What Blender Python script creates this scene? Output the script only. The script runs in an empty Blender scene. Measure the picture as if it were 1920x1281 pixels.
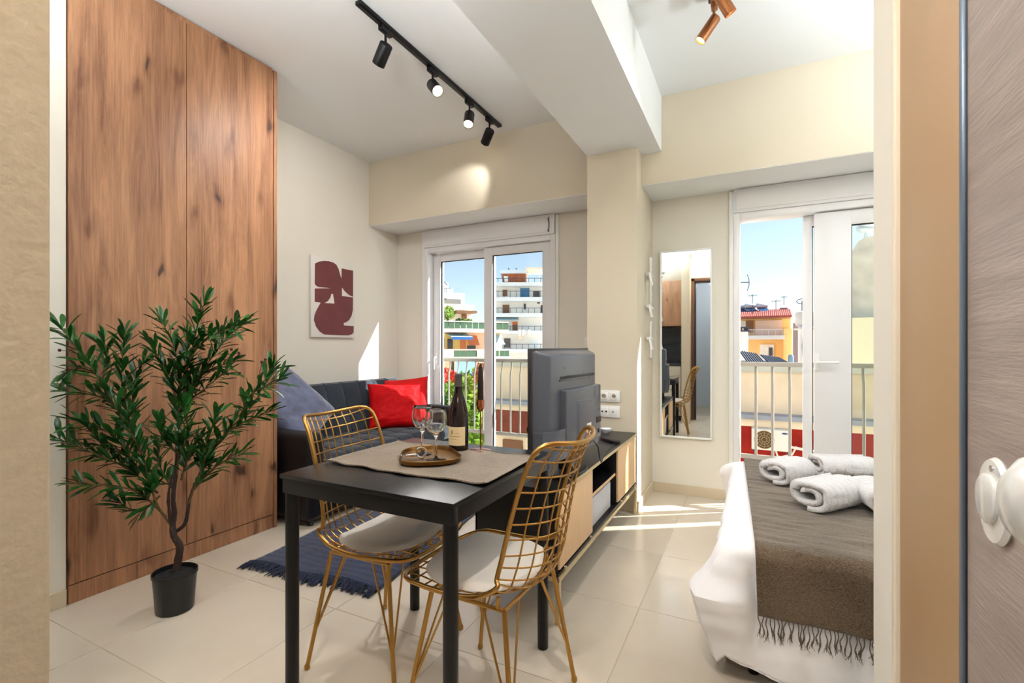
import bpy, bmesh, math, random
from math import sin, cos, pi, radians, sqrt, exp
from mathutils import Vector, Matrix, noise

random.seed(7)
scene = bpy.context.scene
col = scene.collection

# ------------------------------------------------------------------ camera
CAM_Z = 1.16
YAW = math.atan(0.5)
FPX = 900.0
HC_ = 2.95
HOR = 650.0
cam_data = bpy.data.cameras.new('camera')
cam = bpy.data.objects.new('camera', cam_data)
col.objects.link(cam)
cam.location = (0, 0, CAM_Z)
cam.rotation_euler = (pi / 2, 0, YAW)
cam_data.sensor_fit = 'HORIZONTAL'
cam_data.sensor_width = 36
cam_data.lens = 36 * FPX / 1920
cam_data.shift_y = (HOR - 640.5) / 1920
cam_data.clip_start = 0.03
cam_data.clip_end = 500
scene.camera = cam

# ------------------------------------------------------------------ sky, sun, lamps, exposure
vs = scene.view_settings
vs.view_transform = 'Standard'
vs.look = 'None'
vs.exposure = 0.18
vs.gamma = 1.0
vs.use_curve_mapping = False

SUN_DIR = Vector((-0.640, -0.420, -0.643)).normalized()   # the way the light travels
world = bpy.data.worlds.new('sky')
scene.world = world
world.use_nodes = True
wt = world.node_tree
wt.nodes.clear()
wo = wt.nodes.new('ShaderNodeOutputWorld')
bg = wt.nodes.new('ShaderNodeBackground')
sky = wt.nodes.new('ShaderNodeTexSky')
sky.sky_type = 'NISHITA'
sky.sun_disc = False
sky.sun_elevation = radians(40)
sky.sun_rotation = math.atan2(-SUN_DIR.x, -SUN_DIR.y)
sky.air_density = 1.0
sky.dust_density = 0.25
sky.ozone_density = 1.2
hsv = wt.nodes.new('ShaderNodeHueSaturation')
hsv.inputs['Saturation'].default_value = 0.85
bg.inputs['Strength'].default_value = 0.175
wt.links.new(sky.outputs[0], hsv.inputs['Color'])
wt.links.new(hsv.outputs[0], bg.inputs['Color'])
wt.links.new(bg.outputs[0], wo.inputs['Surface'])

def add_light(name, kind, loc, energy, color=(1, 1, 1), size=0.1, rot=None, aim=None, spot=None, blend=0.3, sy=None):
    ld = bpy.data.lights.new(name, kind)
    ld.energy = energy
    ld.color = color
    if kind == 'AREA':
        ld.size = size
        if sy:
            ld.shape = 'RECTANGLE'
            ld.size_y = sy
    elif kind in ('POINT', 'SPOT'):
        ld.shadow_soft_size = size
    if kind == 'SPOT':
        ld.spot_size = radians(spot)
        ld.spot_blend = blend
    o = bpy.data.objects.new(name, ld)
    o.location = loc
    if aim is not None:
        o.rotation_euler = Vector(aim).to_track_quat('-Z', 'Y').to_euler()
    elif rot:
        o.rotation_euler = rot
    col.objects.link(o)
    return o

sun = add_light('sun', 'SUN', (6, 8, 10), 13.5, (1.0, 0.96, 0.90), aim=SUN_DIR)
sun.data.angle = radians(0.6)
# fill light added out of view; its bowl pendants, also added, are built below
ADDED_PENDANTS = [('kitchen', (-1.90, 0.02, 1.98), 26), ('dining', (-1.12, 0.62, 2.20), 26), ('bedroom', (1.35, 2.30, 2.20), 48)]
for nm, loc, e in ADDED_PENDANTS:
    add_light('fill_uplight_' + nm, 'AREA', (loc[0], loc[1], loc[2] + .02), e, (0.86, 0.94, 1.0), size=0.36, aim=(0, 0, 1)).data.shape = 'DISK'
add_light('entrance_fill_downlight', 'AREA', (-0.22, 0.02, HC_ - 0.02), 22, (1.0, 0.90, 0.78), size=0.09, aim=(0, 0, -1))  # unseen downlight added to brighten the entrance pier
add_light('hallway_light', 'POINT', (-0.2, -1.1, 2.35), 24, (0.9, 0.95, 1.0), size=0.15)

# ------------------------------------------------------------------ helpers
def at(px, py, d):
    """world point seen at photo pixel (px,py) at forward distance d"""
    u = (px - 960) / FPX
    v = (HOR - py) / FPX
    return Vector((d * (-sin(YAW) + u * cos(YAW)), d * (cos(YAW) + u * sin(YAW)), CAM_Z + v * d))

def lin(c):
    return tuple(((x / 255) / 12.92 if x / 255 <= 0.04045 else (((x / 255) + 0.055) / 1.055) ** 2.4) for x in c)

def new_mat(name):
    m = bpy.data.materials.new(name)
    m.use_nodes = True
    nt = m.node_tree
    b = nt.nodes['Principled BSDF']
    return m, nt, b

def mat(name, rgb, rough=0.6, metal=0.0, spec=0.5, var=0.0, vscale=6.0, bump=0.0, bscale=40.0, coat=0.0, sheen=0.0,
        objvar=0.0, stretch=(1, 1, 1), detail=4):
    """principled material; var mixes a noise darkening of the base colour, bump adds fine relief"""
    m, nt, b = new_mat(name)
    c = lin(rgb)
    b.inputs['Base Color'].default_value = (*c, 1)
    b.inputs['Roughness'].default_value = rough
    b.inputs['Metallic'].default_value = metal
    b.inputs['Specular IOR Level'].default_value = spec
    b.inputs['Coat Weight'].default_value = coat
    if sheen:
        b.inputs['Sheen Weight'].default_value = sheen
        b.inputs['Sheen Roughness'].default_value = 0.5
    L = nt.links.new
    tc = mp = None
    if var or bump or objvar:
        tc = nt.nodes.new('ShaderNodeTexCoord')
        mp = nt.nodes.new('ShaderNodeMapping')
        mp.inputs['Scale'].default_value = stretch
        L(tc.outputs['Object'], mp.inputs['Vector'])
    if var:
        n = nt.nodes.new('ShaderNodeTexNoise')
        n.inputs['Scale'].default_value = vscale
        n.inputs['Detail'].default_value = detail
        L(mp.outputs[0], n.inputs['Vector'])
        r = nt.nodes.new('ShaderNodeMapRange')
        r.inputs['From Min'].default_value = 0.3
        r.inputs['From Max'].default_value = 0.7
        r.inputs['To Min'].default_value = 1 - var
        r.inputs['To Max'].default_value = 1 + var
        L(n.outputs['Fac'], r.inputs['Value'])
        h = nt.nodes.new('ShaderNodeHueSaturation')
        h.inputs['Color'].default_value = (*c, 1)
        L(r.outputs[0], h.inputs['Value'])
        L(h.outputs[0], b.inputs['Base Color'])
        if objvar:
            oi = nt.nodes.new('ShaderNodeObjectInfo')
            r2 = nt.nodes.new('ShaderNodeMapRange')
            r2.inputs['To Min'].default_value = 1 - objvar
            r2.inputs['To Max'].default_value = 1 + objvar
            L(oi.outputs['Random'], r2.inputs['Value'])
            mu = nt.nodes.new('ShaderNodeMath')
            mu.operation = 'MULTIPLY'
            L(r.outputs[0], mu.inputs[0])
            L(r2.outputs[0], mu.inputs[1])
            L(mu.outputs[0], h.inputs['Value'])
    if bump:
        n2 = nt.nodes.new('ShaderNodeTexNoise')
        n2.inputs['Scale'].default_value = bscale
        n2.inputs['Detail'].default_value = 3
        L(mp.outputs[0], n2.inputs['Vector'])
        bp = nt.nodes.new('ShaderNodeBump')
        bp.inputs['Strength'].default_value = bump
        bp.inputs['Distance'].default_value = 0.01
        L(n2.outputs['Fac'], bp.inputs['Height'])
        L(bp.outputs[0], b.inputs['Normal'])
    return m

def knotty_wood(name, c1, c2, c3, scale=1.0, knots=1.0, rough=0.45, axis='Z'):
    """oak laminate: long grain along an axis, cathedral waves and dark knots"""
    m, nt, b = new_mat(name)
    L = nt.links.new
    N = nt.nodes.new
    tc = N('ShaderNodeTexCoord')
    mp = N('ShaderNodeMapping')
    if axis == 'Y':
        mp.inputs['Rotation'].default_value = (pi / 2, 0, 0)
    elif axis == 'X':
        mp.inputs['Rotation'].default_value = (0, pi / 2, 0)
    L(tc.outputs['Object'], mp.inputs['Vector'])
    st = N('ShaderNodeMapping')
    st.inputs['Scale'].default_value = (1, 1, 0.10)
    L(mp.outputs[0], st.inputs['Vector'])
    # knots: sparse 3-D cells, a little taller than wide
    kn = N('ShaderNodeMapping')
    kn.inputs['Scale'].default_value = (1, 0.42, 1)
    sx_ = N('ShaderNodeSeparateXYZ'); L(mp.outputs[0], sx_.inputs[0])
    ax_ = N('ShaderNodeMath'); ax_.operation = 'ADD'; L(sx_.outputs[0], ax_.inputs[0]); L(sx_.outputs[1], ax_.inputs[1])
    cx_ = N('ShaderNodeCombineXYZ'); L(ax_.outputs[0], cx_.inputs[0]); L(sx_.outputs[2], cx_.inputs[1])
    L(cx_.outputs[0], kn.inputs['Vector'])
    vo = N('ShaderNodeTexVoronoi'); vo.voronoi_dimensions = '2D'
    vo.inputs['Scale'].default_value = 5.2 * scale
    vo.inputs['Randomness'].default_value = 1.0
    wob = N('ShaderNodeTexNoise'); wob.inputs['Scale'].default_value = 9 * scale
    L(kn.outputs[0], wob.inputs['Vector'])
    mixv = N('ShaderNodeMix'); mixv.data_type = 'VECTOR'; mixv.inputs['Factor'].default_value = 0.13
    L(kn.outputs[0], mixv.inputs[4]); L(wob.outputs['Color'], mixv.inputs[5])
    L(mixv.outputs[1], vo.inputs['Vector'])
    kr = N('ShaderNodeMapRange'); kr.interpolation_type = 'SMOOTHSTEP'
    kr.inputs['From Min'].default_value = 0.02; kr.inputs['From Max'].default_value = 0.075
    kr.inputs['To Min'].default_value = knots; kr.inputs['To Max'].default_value = 0
    L(vo.outputs['Distance'], kr.inputs['Value'])
    halo = N('ShaderNodeMapRange'); halo.interpolation_type = 'SMOOTHSTEP'
    halo.inputs['From Min'].default_value = 0.0; halo.inputs['From Max'].default_value = 0.20
    halo.inputs['To Min'].default_value = 1; halo.inputs['To Max'].default_value = 0
    L(vo.outputs['Distance'], halo.inputs['Value'])
    # broad streaks
    n1 = N('ShaderNodeTexNoise'); n1.inputs['Scale'].default_value = 11 * scale; n1.inputs['Detail'].default_value = 9
    n1.inputs['Roughness'].default_value = 0.68; n1.inputs['Distortion'].default_value = 0.6
    L(st.outputs[0], n1.inputs['Vector'])
    # fine fibre
    st2 = N('ShaderNodeMapping'); st2.inputs['Scale'].default_value = (1, 1, 0.03)
    L(mp.outputs[0], st2.inputs['Vector'])
    n2 = N('ShaderNodeTexNoise'); n2.inputs['Scale'].default_value = 130 * scale; n2.inputs['Detail'].default_value = 3
    L(st2.outputs[0], n2.inputs['Vector'])
    a = N('ShaderNodeMath'); a.operation = 'MULTIPLY_ADD'
    L(n2.outputs['Fac'], a.inputs[0]); a.inputs[1].default_value = 0.34; L(n1.outputs['Fac'], a.inputs[2])
    a2 = N('ShaderNodeMath'); a2.operation = 'MULTIPLY_ADD'
    L(halo.outputs[0], a2.inputs[0]); a2.inputs[1].default_value = -0.16 * knots; L(a.outputs[0], a2.inputs[2])
    cr = N('ShaderNodeValToRGB')
    e = cr.color_ramp.elements
    e[0].position = 0.46; e[0].color = (*lin(c2), 1)
    e[1].position = 0.80; e[1].color = (*lin(c1), 1)
    L(a2.outputs[0], cr.inputs['Fac'])
    mx = N('ShaderNodeMix'); mx.data_type = 'RGBA'
    # only some of the cells hold a real knot
    sep = N('ShaderNodeSeparateColor'); L(vo.outputs['Color'], sep.inputs[0])
    gt = N('ShaderNodeMath'); gt.operation = 'GREATER_THAN'; gt.inputs[1].default_value = 0.45
    L(sep.outputs[0], gt.inputs[0])
    kk = N('ShaderNodeMath'); kk.operation = 'MULTIPLY'
    L(gt.outputs[0], kk.inputs[0]); L(kr.outputs[0], kk.inputs[1])
    k2 = N('ShaderNodeMath'); k2.operation = 'MULTIPLY'; k2.inputs[1].default_value = 0.85
    L(kk.outputs[0], k2.inputs[0])
    L(k2.outputs[0], mx.inputs['Factor'])
    L(cr.outputs[0], mx.inputs[6])
    mx.inputs[7].default_value = (*lin(c3), 1)
    L(mx.outputs[2], b.inputs['Base Color'])
    b.inputs['Roughness'].default_value = rough
    bp = N('ShaderNodeBump'); bp.inputs['Strength'].default_value = 0.12; bp.inputs['Distance'].default_value = 0.004
    L(a.outputs[0], bp.inputs['Height']); L(bp.outputs[0], b.inputs['Normal'])
    return m

def weave(name, rgb, rgb2, scale=220, rough=0.9, sheen=0.4, bump=0.4, streak=None):
    """woven cloth: crossing threads, a second thread colour"""
    m, nt, b = new_mat(name)
    L = nt.links.new; N = nt.nodes.new
    tc = N('ShaderNodeTexCoord')
    mp = N('ShaderNodeMapping')
    if streak: mp.inputs['Scale'].default_value = streak
    L(tc.outputs['Object'], mp.inputs['Vector'])
    n = N('ShaderNodeTexNoise'); n.inputs['Scale'].default_value = scale; n.inputs['Detail'].default_value = 2
    L(mp.outputs[0], n.inputs['Vector'])
    n2 = N('ShaderNodeTexNoise'); n2.inputs['Scale'].default_value = 5; n2.inputs['Detail'].default_value = 4
    L(tc.outputs['Object'], n2.inputs['Vector'])
    ad = N('ShaderNodeMath'); ad.operation = 'MULTIPLY_ADD'; ad.inputs[1].default_value = 0.35
    L(n2.outputs['Fac'], ad.inputs[0]); L(n.outputs['Fac'], ad.inputs[2])
    cr = N('ShaderNodeValToRGB')
    e = cr.color_ramp.elements
    e[0].position = 0.45; e[0].color = (*lin(rgb2), 1)
    e[1].position = 0.85; e[1].color = (*lin(rgb), 1)
    L(ad.outputs[0], cr.inputs['Fac']); L(cr.outputs[0], b.inputs['Base Color'])
    b.inputs['Roughness'].default_value = rough
    b.inputs['Sheen Weight'].default_value = sheen
    b.inputs['Sheen Roughness'].default_value = 0.45
    b.inputs['Specular IOR Level'].default_value = 0.2
    bp = N('ShaderNodeBump'); bp.inputs['Strength'].default_value = bump; bp.inputs['Distance'].default_value = 0.003
    L(n.outputs['Fac'], bp.inputs['Height']); L(bp.outputs[0], b.inputs['Normal'])
    return m

def emit(name, rgb, strength):
    m, nt, b = new_mat(name)
    b.inputs['Base Color'].default_value = (*lin(rgb), 1)
    b.inputs['Emission Color'].default_value = (*lin(rgb), 1)
    b.inputs['Emission Strength'].default_value = strength
    return m

def pane_glass(name, tint=(1, 1, 1), refl=1.0):
    """thin window pane: clear with a Fresnel reflection"""
    m = bpy.data.materials.new(name); m.use_nodes = True
    nt = m.node_tree; nt.nodes.clear()
    N = nt.nodes.new; L = nt.links.new
    o = N('ShaderNodeOutputMaterial'); t = N('ShaderNodeBsdfTransparent'); g = N('ShaderNodeBsdfGlossy')
    t.inputs[0].default_value = (*tint, 1); g.inputs['Roughness'].default_value = 0.01
    f = N('ShaderNodeLayerWeight')
    pw = N('ShaderNodeMath'); pw.operation = 'POWER'; pw.inputs[1].default_value = 5; L(f.outputs['Facing'], pw.inputs[0])
    mu = N('ShaderNodeMath'); mu.operation = 'MULTIPLY_ADD'; mu.inputs[1].default_value = .5 * refl; mu.inputs[2].default_value = .035 * refl
    x = N('ShaderNodeMixShader')
    L(pw.outputs[0], mu.inputs[0]); L(mu.outputs[0], x.inputs[0]); L(t.outputs[0], x.inputs[1]); L(g.outputs[0], x.inputs[2])
    L(x.outputs[0], o.inputs[0])
    return m

class MB:
    """collects primitives in one bmesh and links them as ONE mesh object"""
    def __init__(s):
        s.bm = bmesh.new()
    def box(s, lo, hi, bev=0.0, seg=2, rot=None, piv=None):
        t = bmesh.new()
        bmesh.ops.create_cube(t, size=1)
        sz = [max(abs(hi[i] - lo[i]), 1e-5) for i in range(3)]
        c = [(hi[i] + lo[i]) / 2 for i in range(3)]
        for v in t.verts:
            v.co = Vector((v.co.x * sz[0] + c[0], v.co.y * sz[1] + c[1], v.co.z * sz[2] + c[2]))
        if bev > 0:
            b = min(bev, min(sz) * 0.45)
            bmesh.ops.bevel(t, geom=list(t.edges), offset=b, segments=seg, profile=0.5, affect='EDGES')
        if rot is not None:
            bmesh.ops.transform(t, matrix=Matrix.Translation(piv if piv is not None else c) @ rot.to_4x4() @ Matrix.Translation(-Vector(piv if piv is not None else c)), verts=t.verts)
        s.merge(t)
        return s
    def merge(s, t):
        mp = {}
        for v in t.verts:
            mp[v] = s.bm.verts.new(v.co)
        for f in t.faces:
            try:
                s.bm.faces.new([mp[v] for v in f.verts])
            except ValueError:
                pass
        t.free()
    def tube(s, pts, r, n=10, cap=True, closed=False):
        pts = [Vector(p) for p in pts]
        m = len(pts)
        rr = r if isinstance(r, (list, tuple)) else [r] * m
        rings = []
        up = None
        for i, p in enumerate(pts):
            if closed:
                d = pts[(i + 1) % m] - pts[i - 1]
            else:
                d = pts[min(i + 1, m - 1)] - pts[max(i - 1, 0)]
            if d.length < 1e-9:
                d = Vector((0, 0, 1))
            d.normalize()
            if up is None:
                a = Vector((0, 0, 1)) if abs(d.z) < 0.9 else Vector((1, 0, 0))
                up = (a - d * a.dot(d)).normalized()
            else:
                up = (up - d * up.dot(d))
                up = up.normalized() if up.length > 1e-6 else d.orthogonal().normalized()
            w = d.cross(up)
            rings.append([s.bm.verts.new(p + (up * cos(2 * pi * k / n) + w * sin(2 * pi * k / n)) * rr[i]) for k in range(n)])
        for i in range(m if closed else m - 1):
            A, B = rings[i], rings[(i + 1) % m]
            for k in range(n):
                s.bm.faces.new([A[k], A[(k + 1) % n], B[(k + 1) % n], B[k]])
        if cap and not closed:
            s.bm.faces.new(rings[0][::-1]); s.bm.faces.new(rings[-1])
        return s
    def lathe(s, prof, c=(0, 0, 0), n=32, sx=1.0, sy=1.0, M=None, closed=False):
        """prof: list of (r,z)"""
        c = Vector(c)
        rings = []
        for (r, z) in prof:
            if r < 1e-6:
                p = Vector((0, 0, z))
                p = (M @ p if M else p) + c
                rings.append([s.bm.verts.new(p)])
            else:
                ring = []
                for k in range(n):
                    p = Vector((r * sx * cos(2 * pi * k / n), r * sy * sin(2 * pi * k / n), z))
                    p = (M @ p if M else p) + c
                    ring.append(s.bm.verts.new(p))
                rings.append(ring)
        for i in range(len(rings) - 1 + (1 if closed else 0)):
            A, B = rings[i], rings[(i + 1) % len(rings)]
            for k in range(n):
                if len(A) == 1 and len(B) == 1: break
                if len(A) == 1: s.bm.faces.new([A[0], B[(k + 1) % n], B[k]])
                elif len(B) == 1: s.bm.faces.new([A[k], A[(k + 1) % n], B[0]])
                else: s.bm.faces.new([A[k], A[(k + 1) % n], B[(k + 1) % n], B[k]])
        if not closed:
            if len(rings[0]) > 1: s.bm.faces.new(rings[0][::-1])
            if len(rings[-1]) > 1: s.bm.faces.new(rings[-1])
        return s
    def prism(s, poly, lo, hi, axis='z'):
        """polygon extruded between lo and hi along an axis; poly in the other two coordinates"""
        def P(a, b, h):
            return {'z': (a, b, h), 'y': (a, h, b), 'x': (h, a, b)}[axis]
        A = [s.bm.verts.new(P(a, b, lo)) for a, b in poly]
        B = [s.bm.verts.new(P(a, b, hi)) for a, b in poly]
        n = len(poly)
        s.bm.faces.new(A[::-1]); s.bm.faces.new(B)
        for k in range(n):
            s.bm.faces.new([A[k], A[(k + 1) % n], B[(k + 1) % n], B[k]])
        return s
    def grid(s, f, nu, nv, closed_u=False):
        """f(i/nu, j/nv) -> point"""
        V = [[s.bm.verts.new(f(i / nu, j / nv)) for j in range(nv + 1)] for i in range(nu + (0 if closed_u else 1))]
        for i in range(nu):
            A, B = V[i], V[(i + 1) % len(V)]
            for j in range(nv):
                s.bm.faces.new([A[j], B[j], B[j + 1], A[j + 1]])
        return s
    def obj(s, name, m, parent=None, smooth=40, recalc=True):
        if recalc:
            bmesh.ops.recalc_face_normals(s.bm, faces=s.bm.faces)
        me = bpy.data.meshes.new(name)
        s.bm.to_mesh(me); s.bm.free()
        if smooth:
            me.shade_smooth()
            if smooth < 180:
                me.set_sharp_from_angle(angle=radians(smooth))
        if m: me.materials.append(m)
        o = bpy.data.objects.new(name, me)
        col.objects.link(o)
        o.parent = parent
        return o

def thing(name, label, cat, loc=(0, 0, 0), rz=0, group=None):
    o = bpy.data.objects.new(name, None)
    o.empty_display_size = 0.1
    o.location = loc; o.rotation_euler = (0, 0, rz)
    o['label'] = label; o['category'] = cat
    if group: o['group'] = group
    col.objects.link(o)
    return o

def tag(o, label, cat, group=None, kind=None):
    o['label'] = label; o['category'] = cat
    if group: o['group'] = group
    if kind: o['kind'] = kind
    return o

def struct(o):
    o['kind'] = 'structure'
    return o

def sgroup(name, loc=(0, 0, 0)):
    o = bpy.data.objects.new(name, None)
    o.location = loc
    o['kind'] = 'structure'
    col.objects.link(o)
    return o

def copy_tree(o, parent=None):
    c = o.copy(); col.objects.link(c); c.parent = parent
    for ch in list(o.children):
        copy_tree(ch, c)
    return c

def box_obj(name, lo, hi, m, parent=None, bev=0.0, seg=2, smooth=40):
    return MB().box(lo, hi, bev, seg).obj(name, m, parent, smooth)

def fbm(x, y, z, o=3):
    return noise.fractal(Vector((x, y, z)), 1.0, 2.0, o)
# ------------------------------------------------------------------ materials
M_wall = mat('beige_paint', (228, 223, 211), 0.85, bump=0.05, bscale=160)
M_wall_shade = mat('beige_paint_with_shade', (213, 202, 181), 0.85, bump=0.05, bscale=160)  # wall paint darkened: backlit shade of bulkhead and pillar put into the colour
M_wall2 = mat('beige_rough_plaster', (216, 202, 176), 0.9, bump=0.10, bscale=110, var=0.04, vscale=60)
M_ceil = mat('white_ceiling_paint', (238, 240, 240), 0.9)
M_white = mat('white_lacquer', (240, 240, 238), 0.35)
M_pvc = mat('white_window_plastic', (236, 236, 238), 0.3)
M_gasket = mat('black_rubber', (18, 20, 24), 0.6)
M_tile = mat('beige_floor_tile', (208, 196, 179), 0.20, var=0.07, vscale=2.2, bump=0.02, bscale=60, objvar=0.03, spec=0.45)
M_grout = mat('pale_grout', (188, 176, 156), 0.8)
M_skirt = mat('tile_skirting', (206, 190, 164), 0.35, var=0.05, vscale=5)
M_oak = knotty_wood('knotty_oak_laminate', (179, 130, 94), (116, 74, 50), (52, 34, 26))
M_oak2 = knotty_wood('oak_kitchen_laminate', (190, 145, 110), (150, 105, 75), (60, 38, 26))
M_gold = mat('gold_metal', (182, 139, 76), 0.32, metal=1.0)
M_brass = mat('antique_brass', (150, 108, 52), 0.3, metal=1.0, var=0.12, vscale=25)
M_copper = mat('copper_metal', (196, 120, 84), 0.25, metal=1.0)
M_black = mat('black_powder_coat', (12, 12, 14), 0.38, spec=.3, bump=0.03, bscale=300)
M_blackwood = mat('black_stained_veneer', (14, 15, 19), 0.27, spec=.32, var=0.5, vscale=9, stretch=(26, 0.8, 26), bump=0.10, bscale=18, detail=6)
M_blackwood2 = mat('black_cabinet_foil', (15, 15, 18), 0.34, spec=.35, var=0.25, vscale=9, stretch=(30, 1, 30), bump=0.05, bscale=18)
M_lightoak = mat('pale_oak_foil', (224, 186, 142), 0.5, var=0.06, vscale=8, stretch=(1, 8, 0.6))
M_cream_metal = mat('champagne_metal', (206, 190, 150), 0.35, metal=0.75)
M_runner = weave('taupe_linen', (138, 122, 104), (86, 73, 60), 260, bump=0.6)
M_tray = mat('dark_gold_tray', (134, 100, 56), 0.32, metal=1.0, var=0.2, vscale=18)
M_seatpad = mat('off_white_faux_leather', (232, 226, 218), 0.5, bump=0.12, bscale=9)
M_sofa = weave('charcoal_sofa_cloth', (60, 68, 78), (32, 37, 45), 420, bump=0.4, sheen=0.3)
M_sofa_arm = mat('black_sofa_vinyl', (20, 18, 20), 0.4, spec=.3, bump=0.05, bscale=60)
M_red = mat('red_satin_cotton', (196, 0, 8), 0.7, spec=.2, var=0.05, vscale=4)
M_pink = mat('coral_red_cotton', (214, 24, 26), 0.7, spec=.2)
M_bluecush = mat('slate_blue_crushed_velvet', (92, 98, 128), 0.6, sheen=0.8, var=0.28, vscale=14, bump=0.2, bscale=20)
M_rug = weave('navy_rug_wool', (38, 54, 92), (14, 22, 44), 130, bump=1.0, sheen=0.5, streak=(1, 1.6, 1))
M_tassel = mat('navy_yarn', (32, 38, 60), 0.9, var=0.35, vscale=50)
M_leaf = mat('olive_leaf', (34, 92, 32), 0.26, var=0.35, vscale=7, objvar=0.2)
M_bark = mat('dark_olive_bark', (46, 32, 28), 0.8, var=0.35, vscale=30, bump=0.8, bscale=60, stretch=(1, 1, 0.3))
M_twig = mat('brown_twig', (84, 66, 34), 0.7, var=0.2, vscale=40)
M_olive = mat('ripe_olive_skin', (78, 34, 22), 0.35, var=0.2, vscale=30)
M_pot = mat('black_plastic_pot', (15, 18, 20), 0.32)
M_soil = mat('dark_filling', (20, 20, 20), 0.9, bump=1.0, bscale=80)
M_tvback = mat('grey_tv_plastic', (78, 82, 92), 0.27, bump=0.04, bscale=200)
M_tvbezel = mat('dark_tv_plastic', (44, 42, 44), 0.3)
M_screen = mat('tv_screen', (8, 8, 10), 0.12)
M_dark = mat('black_plastic', (12, 12, 14), 0.4)
M_paper = mat('white_paper', (238, 238, 236), 0.7)
M_mirror = mat('mirror_silver', (232, 236, 236), 0.02, metal=1.0)
M_door = mat('grey_brown_door_veneer', (158, 142, 134), 0.38, var=0.16, vscale=5, stretch=(1, 1.2, 14), bump=0.12, bscale=20, detail=6)
M_steel = mat('satin_steel', (196, 196, 198), 0.25, metal=1.0)
M_handle = mat('satin_white_knob', (226, 226, 224), 0.22, metal=0.25)
M_tan = mat('tan_door_casing', (176, 142, 104), 0.5)
M_creamcasing = mat('cream_casing', (236, 224, 204), 0.5)
M_sheet = mat('white_bed_sheet', (240, 238, 240), 0.75, sheen=0.2, bump=0.15, bscale=6)
M_throw = weave('brown_cotton_throw', (112, 94, 74), (52, 39, 26), 330, bump=0.9, sheen=0.5, streak=(0.5, 1.4, 1.4))
M_towel = mat('white_terry', (246, 244, 246), 0.95, sheen=0.6, bump=0.9, bscale=260)
M_rail = mat('grey_beige_railing_paint', (150, 144, 134), 0.5)
M_wine = mat('dark_wine_bottle_glass', (22, 6, 10), 0.06, coat=0.4)
M_foil = mat('dark_grey_foil', (92, 88, 90), 0.35, metal=0.3)
M_label = mat('cream_bottle_label', (226, 204, 160), 0.65)
M_labelink = mat('gold_brown_ink', (150, 112, 56), 0.6)
M_candle = mat('black_wax', (30, 16, 14), 0.4)
M_pane = pane_glass('window_glass', (0.96, 0.985, 0.98))
M_pane2 = pane_glass('greenish_double_glass', (0.965, 0.98, 0.955))
def _glass():
    m, nt, b = new_mat('clear_wine_glass')
    b.inputs['Base Color'].default_value = (1, 1, 1, 1)
    b.inputs['Roughness'].default_value = 0.0
    b.inputs['IOR'].default_value = 1.45
    b.inputs['Transmission Weight'].default_value = 1.0
    return m
M_glass = _glass()

# ------------------------------------------------------------------ room constants
XL, YB, YW, HC = -3.33, 3.55, 3.97, 2.95     # left wall, bulkhead plane, window wall plane, ceiling
XR = 2.25                                     # right wall of the sleeping part
XWD = -2.74                                   # wardrobe front
BZ = 2.335                                    # underside of bulkheads
XP0, XP1, YP = -1.08, -0.72, 3.39             # pillar
XB = -0.58                                    # right face of beam
XC, YC = 0.31, 1.685                          # bathroom block corner
XE, YE = -0.60, 0.214                          # entrance pier corner
YD = -0.20                                    # entrance wall plane
W1 = (-3.0, -1.52); W2 = (-0.151, 1.08)       # window openings in x

# floor: grout bed and separate tiles
flo = struct(box_obj('floor', (XL - .1, -2.2, -0.12), (XR + .1, 4.2, -0.002), M_grout))
tile_cache = {}
for i in range(-2, 9):
    for j in range(-2, 7):
        x0 = -2.247 + 0.6 * i; y0 = 0.945 + 0.605 * j - 0.605
        xa, xb = max(x0 + .0015, XL), min(x0 + .5985, XR)
        ya, yb = max(y0 + .0015, -0.6), min(y0 + .6035, YW)
        if xb - xa < .05 or yb - ya < .02: continue
        key = (round(xb - xa, 3), round(yb - ya, 3))
        if key not in tile_cache:
            t = MB().box((0, 0, -0.009), (xb - xa, yb - ya, 0), 0.0012, 1).obj('tile', M_tile, flo)
            tile_cache[key] = t
        else:
            t = tile_cache[key].copy(); col.objects.link(t); t.parent = flo
        t.location = (xa, ya, 0)

# ceiling and walls
struct(box_obj('ceiling', (XL - .15, -2.2, HC), (XR + .15, 4.2, HC + .12), M_ceil))
struct(box_obj('wall_left', (XL - .12, 1.9, 0), (XL, YW + .2, HC), M_wall))
struct(box_obj('wall_left_entrance', (XL - .12, -0.62, 0), (XWD - .01, 1.03, HC), M_wall))
wb = MB()
wb.box((XL - .12, YW, 0), (W1[0], YW + .2, HC))
wb.box((W1[1], YW, 0), (W2[0], YW + .2, HC))
wb.box((W2[1], YW, 0), (XR + .12, YW + .2, HC))
wb.box((W1[0], YW, BZ - .002), (W1[1], YW + .2, HC)); wb.box((W2[0], YW, BZ - .002), (W2[1], YW + .2, HC))
struct(wb.obj('wall_window', M_wall))
struct(box_obj('wall_right', (XR, YC - .1, 0), (XR + .12, YW + .2, HC), M_wall))
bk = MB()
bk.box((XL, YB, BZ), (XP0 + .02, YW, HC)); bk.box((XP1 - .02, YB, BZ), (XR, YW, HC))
struct(bk.obj('wall_bulkhead', M_wall_shade))
sf = MB(); sf.box((XL, YB + .003, BZ - .004), (XP0, YW, BZ)); sf.box((XP1, YB + .003, BZ - .004), (XR, YW, BZ))
struct(sf.obj('trim_bulkhead_underside', M_ceil))
struct(box_obj('wall_pillar', (XP0, YP, 0), (XP1, YW, HC - .01), M_wall_shade))
struct(box_obj('ceiling_beam', (XP0, YD, 2.556), (XB, YB, HC), M_ceil))
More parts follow.
